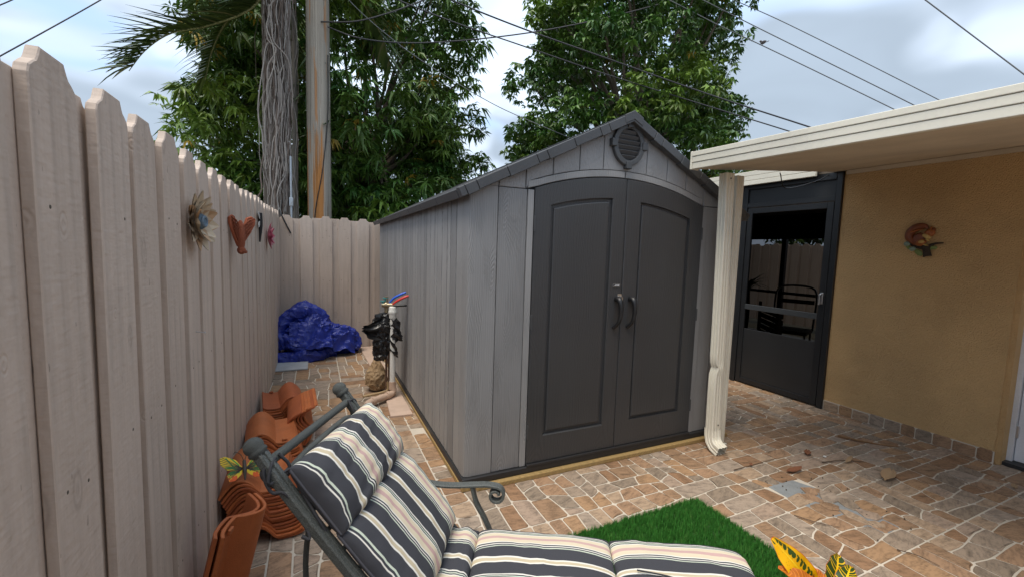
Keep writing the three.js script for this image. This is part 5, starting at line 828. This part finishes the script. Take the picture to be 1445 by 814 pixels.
// ---------------------------------------------------------------- artificial grass mat
{
  const rand = rng(101), m = thing('grass_mat', 'bright green artificial grass mat on the paving beside the lounge', 'mat', [0, 0.009, 0]);
  const x0 = 0.95, x1 = 2.02, z0 = -1.70, z1 = -0.75;
  mesh('backing', rspan(x0, x1, 0, 0.006, z0, z1, 0.002), std([0.02, 0.06, 0.012], 0.95), m);
  const pos = []; for (let k = 0; k < 9; k++) { const a = rand() * 6.283, r = 0.006 * rand(), d = rand() * 6.283, l = 0.020 + 0.012 * rand(), lean = 0.003 + 0.012 * rand(), w = 0.0011, bx = Math.cos(a) * r, bz = Math.sin(a) * r, tx = bx + Math.cos(d) * lean, tz = bz + Math.sin(d) * lean, px = -Math.sin(d) * w, pz = Math.cos(d) * w; pos.push(bx - px, 0, bz - pz, bx + px, 0, bz + pz, tx, l, tz); }
  const g = new THREE.BufferGeometry(); g.setAttribute('position', new THREE.Float32BufferAttribute(pos, 3)); g.computeVertexNormals();
  const n = 17000, im = new THREE.InstancedMesh(boxUV(g), phys([1, 1, 1], 0.55, { side: THREE.DoubleSide }), n), M4 = new THREE.Matrix4(), q = new THREE.Quaternion(), c = new THREE.Color();
  for (let i = 0; i < n; i++) { const x = lerp(x0 + 0.004, x1 - 0.004, rand()), z = lerp(z0 + 0.004, z1 - 0.004, rand()); q.setFromAxisAngle(V(0, 1, 0), rand() * 6.283); const s = 0.8 + 0.5 * rand(), v = 0.7 + 0.6 * rand(); im.setMatrixAt(i, M4.compose(V(x, 0.005, z), q, V(s, s, s))); c.setRGB(0.045 * v, 0.20 * v, 0.028 * v); if (rand() < 0.08) c.setRGB(0.10 * v, 0.26 * v, 0.05 * v); im.setColorAt(i, c); }
  im.name = 'grass_blades'; im.userData.kind = 'stuff'; im.castShadow = im.receiveShadow = true; m.add(im);
}

// ---------------------------------------------------------------- croton plant
{
  const rand = rng(111), pl = thing('croton_plant', 'croton with yellow, orange and dark green spotted leaves', 'plant', [1.72, 0.006, -0.78]);
  mesh('pot', new THREE.LatheGeometry([[0, 0], [0.07, 0], [0.09, 0.12], [0.097, 0.12], [0.097, 0.14], [0.086, 0.14], [0.08, 0.12], [0, 0.12]].map(([x, y]) => new THREE.Vector2(x, y)), 20), std([0.35, 0.12, 0.05], 0.8), pl);
  mesh('stem', taper([[0, 0.1, 0], [0.01, 0.16, -0.01], [0, 0.20, -0.02]], [0.011, 0.009, 0.007], 8, 7), M.bark, pl);
  const leafTex = (seed, yellow) => { const r = rng(seed), c = document.createElement('canvas'); c.width = 128; c.height = 256; const x = c.getContext('2d'); x.fillStyle = yellow === 2 ? '#b5651a' : yellow ? '#f2b705' : '#2f4418'; x.fillRect(0, 0, 128, 256);
    const veins = (col, w, jit) => { x.strokeStyle = col; for (let k = 0; k < 13; k++) for (const s of [-1, 1]) { if (r() < jit) continue; const y = 18 + k * 18 + r() * 5; x.lineWidth = w * (0.7 + 0.6 * r()); x.beginPath(); x.moveTo(64, y); x.quadraticCurveTo(64 + s * 30, y + 6, 64 + s * 60, y + 22 + 8 * r()); x.stroke(); } };
    if (yellow === 1) { for (let k = 0; k < 13; k++) for (const s of [-1, 1]) { if (s < 0 && r() < 0.75) continue; const y = 14 + k * 18 + r() * 5; x.fillStyle = k < 3 ? '#a4552a' : '#34501c'; x.save(); x.translate(64 + s * 28, y + 10); x.rotate(s * 0.4); x.beginPath(); x.ellipse(0, 0, 14 + 6 * r(), 4 + 3.5 * r(), 0, 0, 7); x.fill(); x.beginPath(); x.ellipse(s * 14, 5, 7, 3 + 2 * r(), 0.5 * s, 0, 7); x.fill(); x.restore(); } for (let k = 0; k < 60; k++) { x.fillStyle = '#5c5410'; x.fillRect(8 + r() * 112, r() * 256, 2, 2); } }
    else if (yellow === 2) veins('#d9822b', 4, 0.1); else { veins('#e9b80a', 5, 0.12); x.fillStyle = '#f0c010'; x.fillRect(58, 0, 12, 256); }
    if (yellow === 1) { x.fillStyle = '#f6cf2a'; x.fillRect(61, 0, 6, 256); }
    x.strokeStyle = '#d2622a'; x.lineWidth = 5; x.strokeRect(0, 0, 128, 256);
    const t = new THREE.CanvasTexture(c); t.colorSpace = THREE.SRGBColorSpace; return std([0.95, 0.95, 0.95], 0.35, { map: t, side: THREE.DoubleSide }); };
  // leaf blade built in world directions: base, tip, and the way its face looks
  const leaf = (b, tip, wd, face, mat, arch = 0.12) => { const B = V(...b), T = V(...tip), d = T.clone().sub(B), l = d.length(), side = d.clone().cross(V(...face)).normalize(), up = side.clone().cross(d).normalize(), pos = [], uv = [], idx = [], NU = 14, NV = 6;
    for (let i = 0; i <= NU; i++) for (let j = 0; j <= NV; j++) { const s = i / NU, t = j / NV * 2 - 1, h = wd * Math.pow(Math.sin(Math.PI * (0.03 + 0.94 * Math.pow(s, 0.9))), 0.7) * (s > 0.85 ? 0.95 : 1), q = B.clone().addScaledVector(d, s).addScaledVector(side, t * h).addScaledVector(up, arch * l * Math.sin(Math.PI * s) + Math.abs(t) * h * 0.28 + 0.004 * Math.sin(s * 22) * Math.abs(t)); pos.push(q.x, q.y, q.z); uv.push(j / NV, 1 - s); }
    for (let i = 0; i < NU; i++) for (let j = 0; j < NV; j++) { const k = i * (NV + 1) + j; idx.push(k, k + 1, k + NV + 2, k, k + NV + 2, k + NV + 1); }
    const g = new THREE.BufferGeometry(); g.setAttribute('position', new THREE.Float32BufferAttribute(pos, 3)); g.setAttribute('uv', new THREE.Float32BufferAttribute(uv, 2)); g.setIndex(idx); g.computeVertexNormals(); return mesh('leaf', g, mat, pl); };
  const w = (x, y, z) => [x - 1.72, y - 0.006, z + 0.78], ya = leafTex(1, 1), gr = leafTex(2, 0), or = leafTex(3, 2);
  leaf(w(1.70, 0.19, -0.86), w(1.548, 0.392, -0.955), 0.047, [-0.5, 0.4, 1], ya, 0.06);
  leaf(w(1.72, 0.19, -0.84), w(1.86, 0.285, -0.885), 0.05, [-0.4, 0.6, 1], gr, 0.08);
  leaf(w(1.70, 0.19, -0.84), w(1.545, 0.300, -0.92), 0.030, [-0.3, 0.8, 0.6], or, 0.12);
  leaf(w(1.71, 0.20, -0.83), w(1.66, 0.285, -0.91), 0.034, [-0.2, 0.6, 1], or, 0.12);
  for (let k = 0; k < 7; k++) { const a = -0.4 + k * 0.62; leaf(w(1.72, 0.19, -0.80), w(1.72 + 0.15 * Math.cos(a), 0.22 + 0.05 * rand(), -0.78 + 0.15 * Math.sin(a)), 0.034, [0, 1, 0.1], [gr, ya, or][k % 3], 0.14); }
}

// ---------------------------------------------------------------- debris on the paving, bird
{
  const crumbs = [], rand = rng(121), dead = std([0.19, 0.075, 0.035], 0.8, { side: THREE.DoubleSide }), tan = std([0.34, 0.23, 0.13], 0.85, { side: THREE.DoubleSide }), twigM = std([0.11, 0.075, 0.05], 0.9);
  const dry = (label, x, z, l, wd, t, m) => { const g = new THREE.PlaneGeometry(l, wd, 12, 6), p = g.attributes.position; for (let i = 0; i < p.count; i++) { const s = p.getX(i) / l + 0.5, v = p.getY(i) / wd, h = Math.pow(Math.sin(Math.PI * clamp(s * 0.96 + 0.02)), 0.6); const y = p.getY(i) * h; p.setXYZ(i, p.getX(i), 0.004 + 0.5 * wd * v * v * 1.6 + 0.006 * vnoise(s * 6, v * 4, l * 99) + 0.012 * s * s * (l > 0.1 ? 1 : 0.4), y); } g.computeVertexNormals(); const o = single('dry_leaf', label, 'leaf', boxUV(g), m, [x, 0.008, z], 'dry leaves on the paving'); o.rotation.y = t; };
  dry('curled dark brown dry leaf near the cracked paving', 2.93, -1.695, 0.13, 0.045, -0.15, dead);
  dry('small reddish dry leaf on the paving by the ochre wall', 3.29, -1.825, 0.085, 0.045, 0.5, dead);
  dry('wide tan dry leaf lying flat on the paving by the ochre wall', 3.46, -1.41, 0.19, 0.075, 0.25, tan);
  dry('tiny dark leaf bit beside the paving joint', 2.72, -1.86, 0.035, 0.02, 0.9, dead);
  dry('tan curled leaf among twigs on the paving', 3.46, -1.64, 0.12, 0.03, 0.2, tan);
  dry('small brown leaf scrap below the side door', 4.10, -1.02, 0.07, 0.03, 0.4, tan);
  const twig = (label, pts, r, m = twigM) => single('twig', label, 'twig', taper(pts.map(([x, z], i) => [x, 0.012 + 0.004 * Math.sin(i * 2), z]), [r, r * 0.8, r * 0.4], 16, 6), m, [0, 0, 0], 'twigs on the paving');
  twig('curved brown pod stalk lying near the ochre wall', [[3.87, -1.93], [3.93, -1.80], [4.03, -1.70], [4.12, -1.63]], 0.009, std([0.24, 0.13, 0.06], 0.8));
  twig('thin forked twig below the dry leaves', [[3.25, -1.70], [3.42, -1.66], [3.55, -1.60]], 0.004);
  twig('thin dark twig beside the cracked paving', [[2.42, -1.38], [2.47, -1.28], [2.55, -1.22]], 0.003);
  twig('short dark twig on the paving by the croton', [[2.62, -1.0], [2.66, -0.93], [2.68, -0.86]], 0.003);
  twig('long thin twig along a paving joint', [[2.55, -1.86], [2.80, -1.855], [3.0, -1.868]], 0.0035);
  single('white_pebble', 'tiny white pebble among the dry leaves', 'pebble', new THREE.IcosahedronGeometry(0.009, 2).scale(1, 0.7, 1.2), std([0.7, 0.7, 0.68], 0.8), [3.36, 0.014, -1.745]);
  for (let k = 0; k < 34; k++) { /* crumbs of soil round the crack */ const a = 2.6 + rand() * 0.45, b = -1.75 + rand() * 0.7; crumbs.push(new THREE.IcosahedronGeometry(0.0018 + 0.003 * rand(), 0).translate(a, 0.010, b)); }
  const so = mesh(numbered('soil_crumbs'), boxUV(merge(crumbs)), std([0.07, 0.055, 0.04], 0.95), scene); so.userData.kind = 'stuff'; tag(so, 'dark soil crumbs scattered round the cracked paving', 'soil');

  const b = thing('bird', 'small bird perched on a thin wire beside the round topped tree', 'bird', BIRD);
  const feather = std([0.10, 0.085, 0.08], 0.7);
  const body = displace(new THREE.SphereGeometry(0.05, 18, 14).scale(1.5, 0.95, 0.85), (q) => { if (q.x < 0) q.y -= q.x * 0.25; });
  const hd = new THREE.SphereGeometry(0.031, 14, 10).translate(0.068, 0.045, 0), tail = extrude(shapeOf([[0, -0.014], [0.11, -0.02], [0.115, 0.02], [0, 0.014]]), 0.008, 0.002).rotateX(Math.PI / 2).rotateZ(0.35).rotateY(Math.PI).translate(-0.05, 0.0, 0), beak = new THREE.ConeGeometry(0.008, 0.026, 8).rotateZ(-Math.PI / 2).translate(0.108, 0.043, 0), legs = [between([0.012, -0.035, 0.015], [0.012, -0.075, 0.012], 0.004, 5), between([0.012, -0.035, -0.015], [0.012, -0.075, -0.012], 0.004, 5)];
  mesh('body', boxUV(merge([body, hd, tail, beak, ...legs])), feather, b).position.y = 0.078;
  for (const s of [-1, 1]) mesh('wing', displace(new THREE.SphereGeometry(0.045, 12, 10).scale(1.5, 0.6, 0.22), (q) => { q.y += 0.012 - q.x * 0.05; }), std([0.06, 0.05, 0.05], 0.7), b).position.set(-0.018, 0.085, s * 0.04);
  b.rotation.y = 2.4; b.scale.setScalar(0.55);
}
renderer.render(scene, camera);
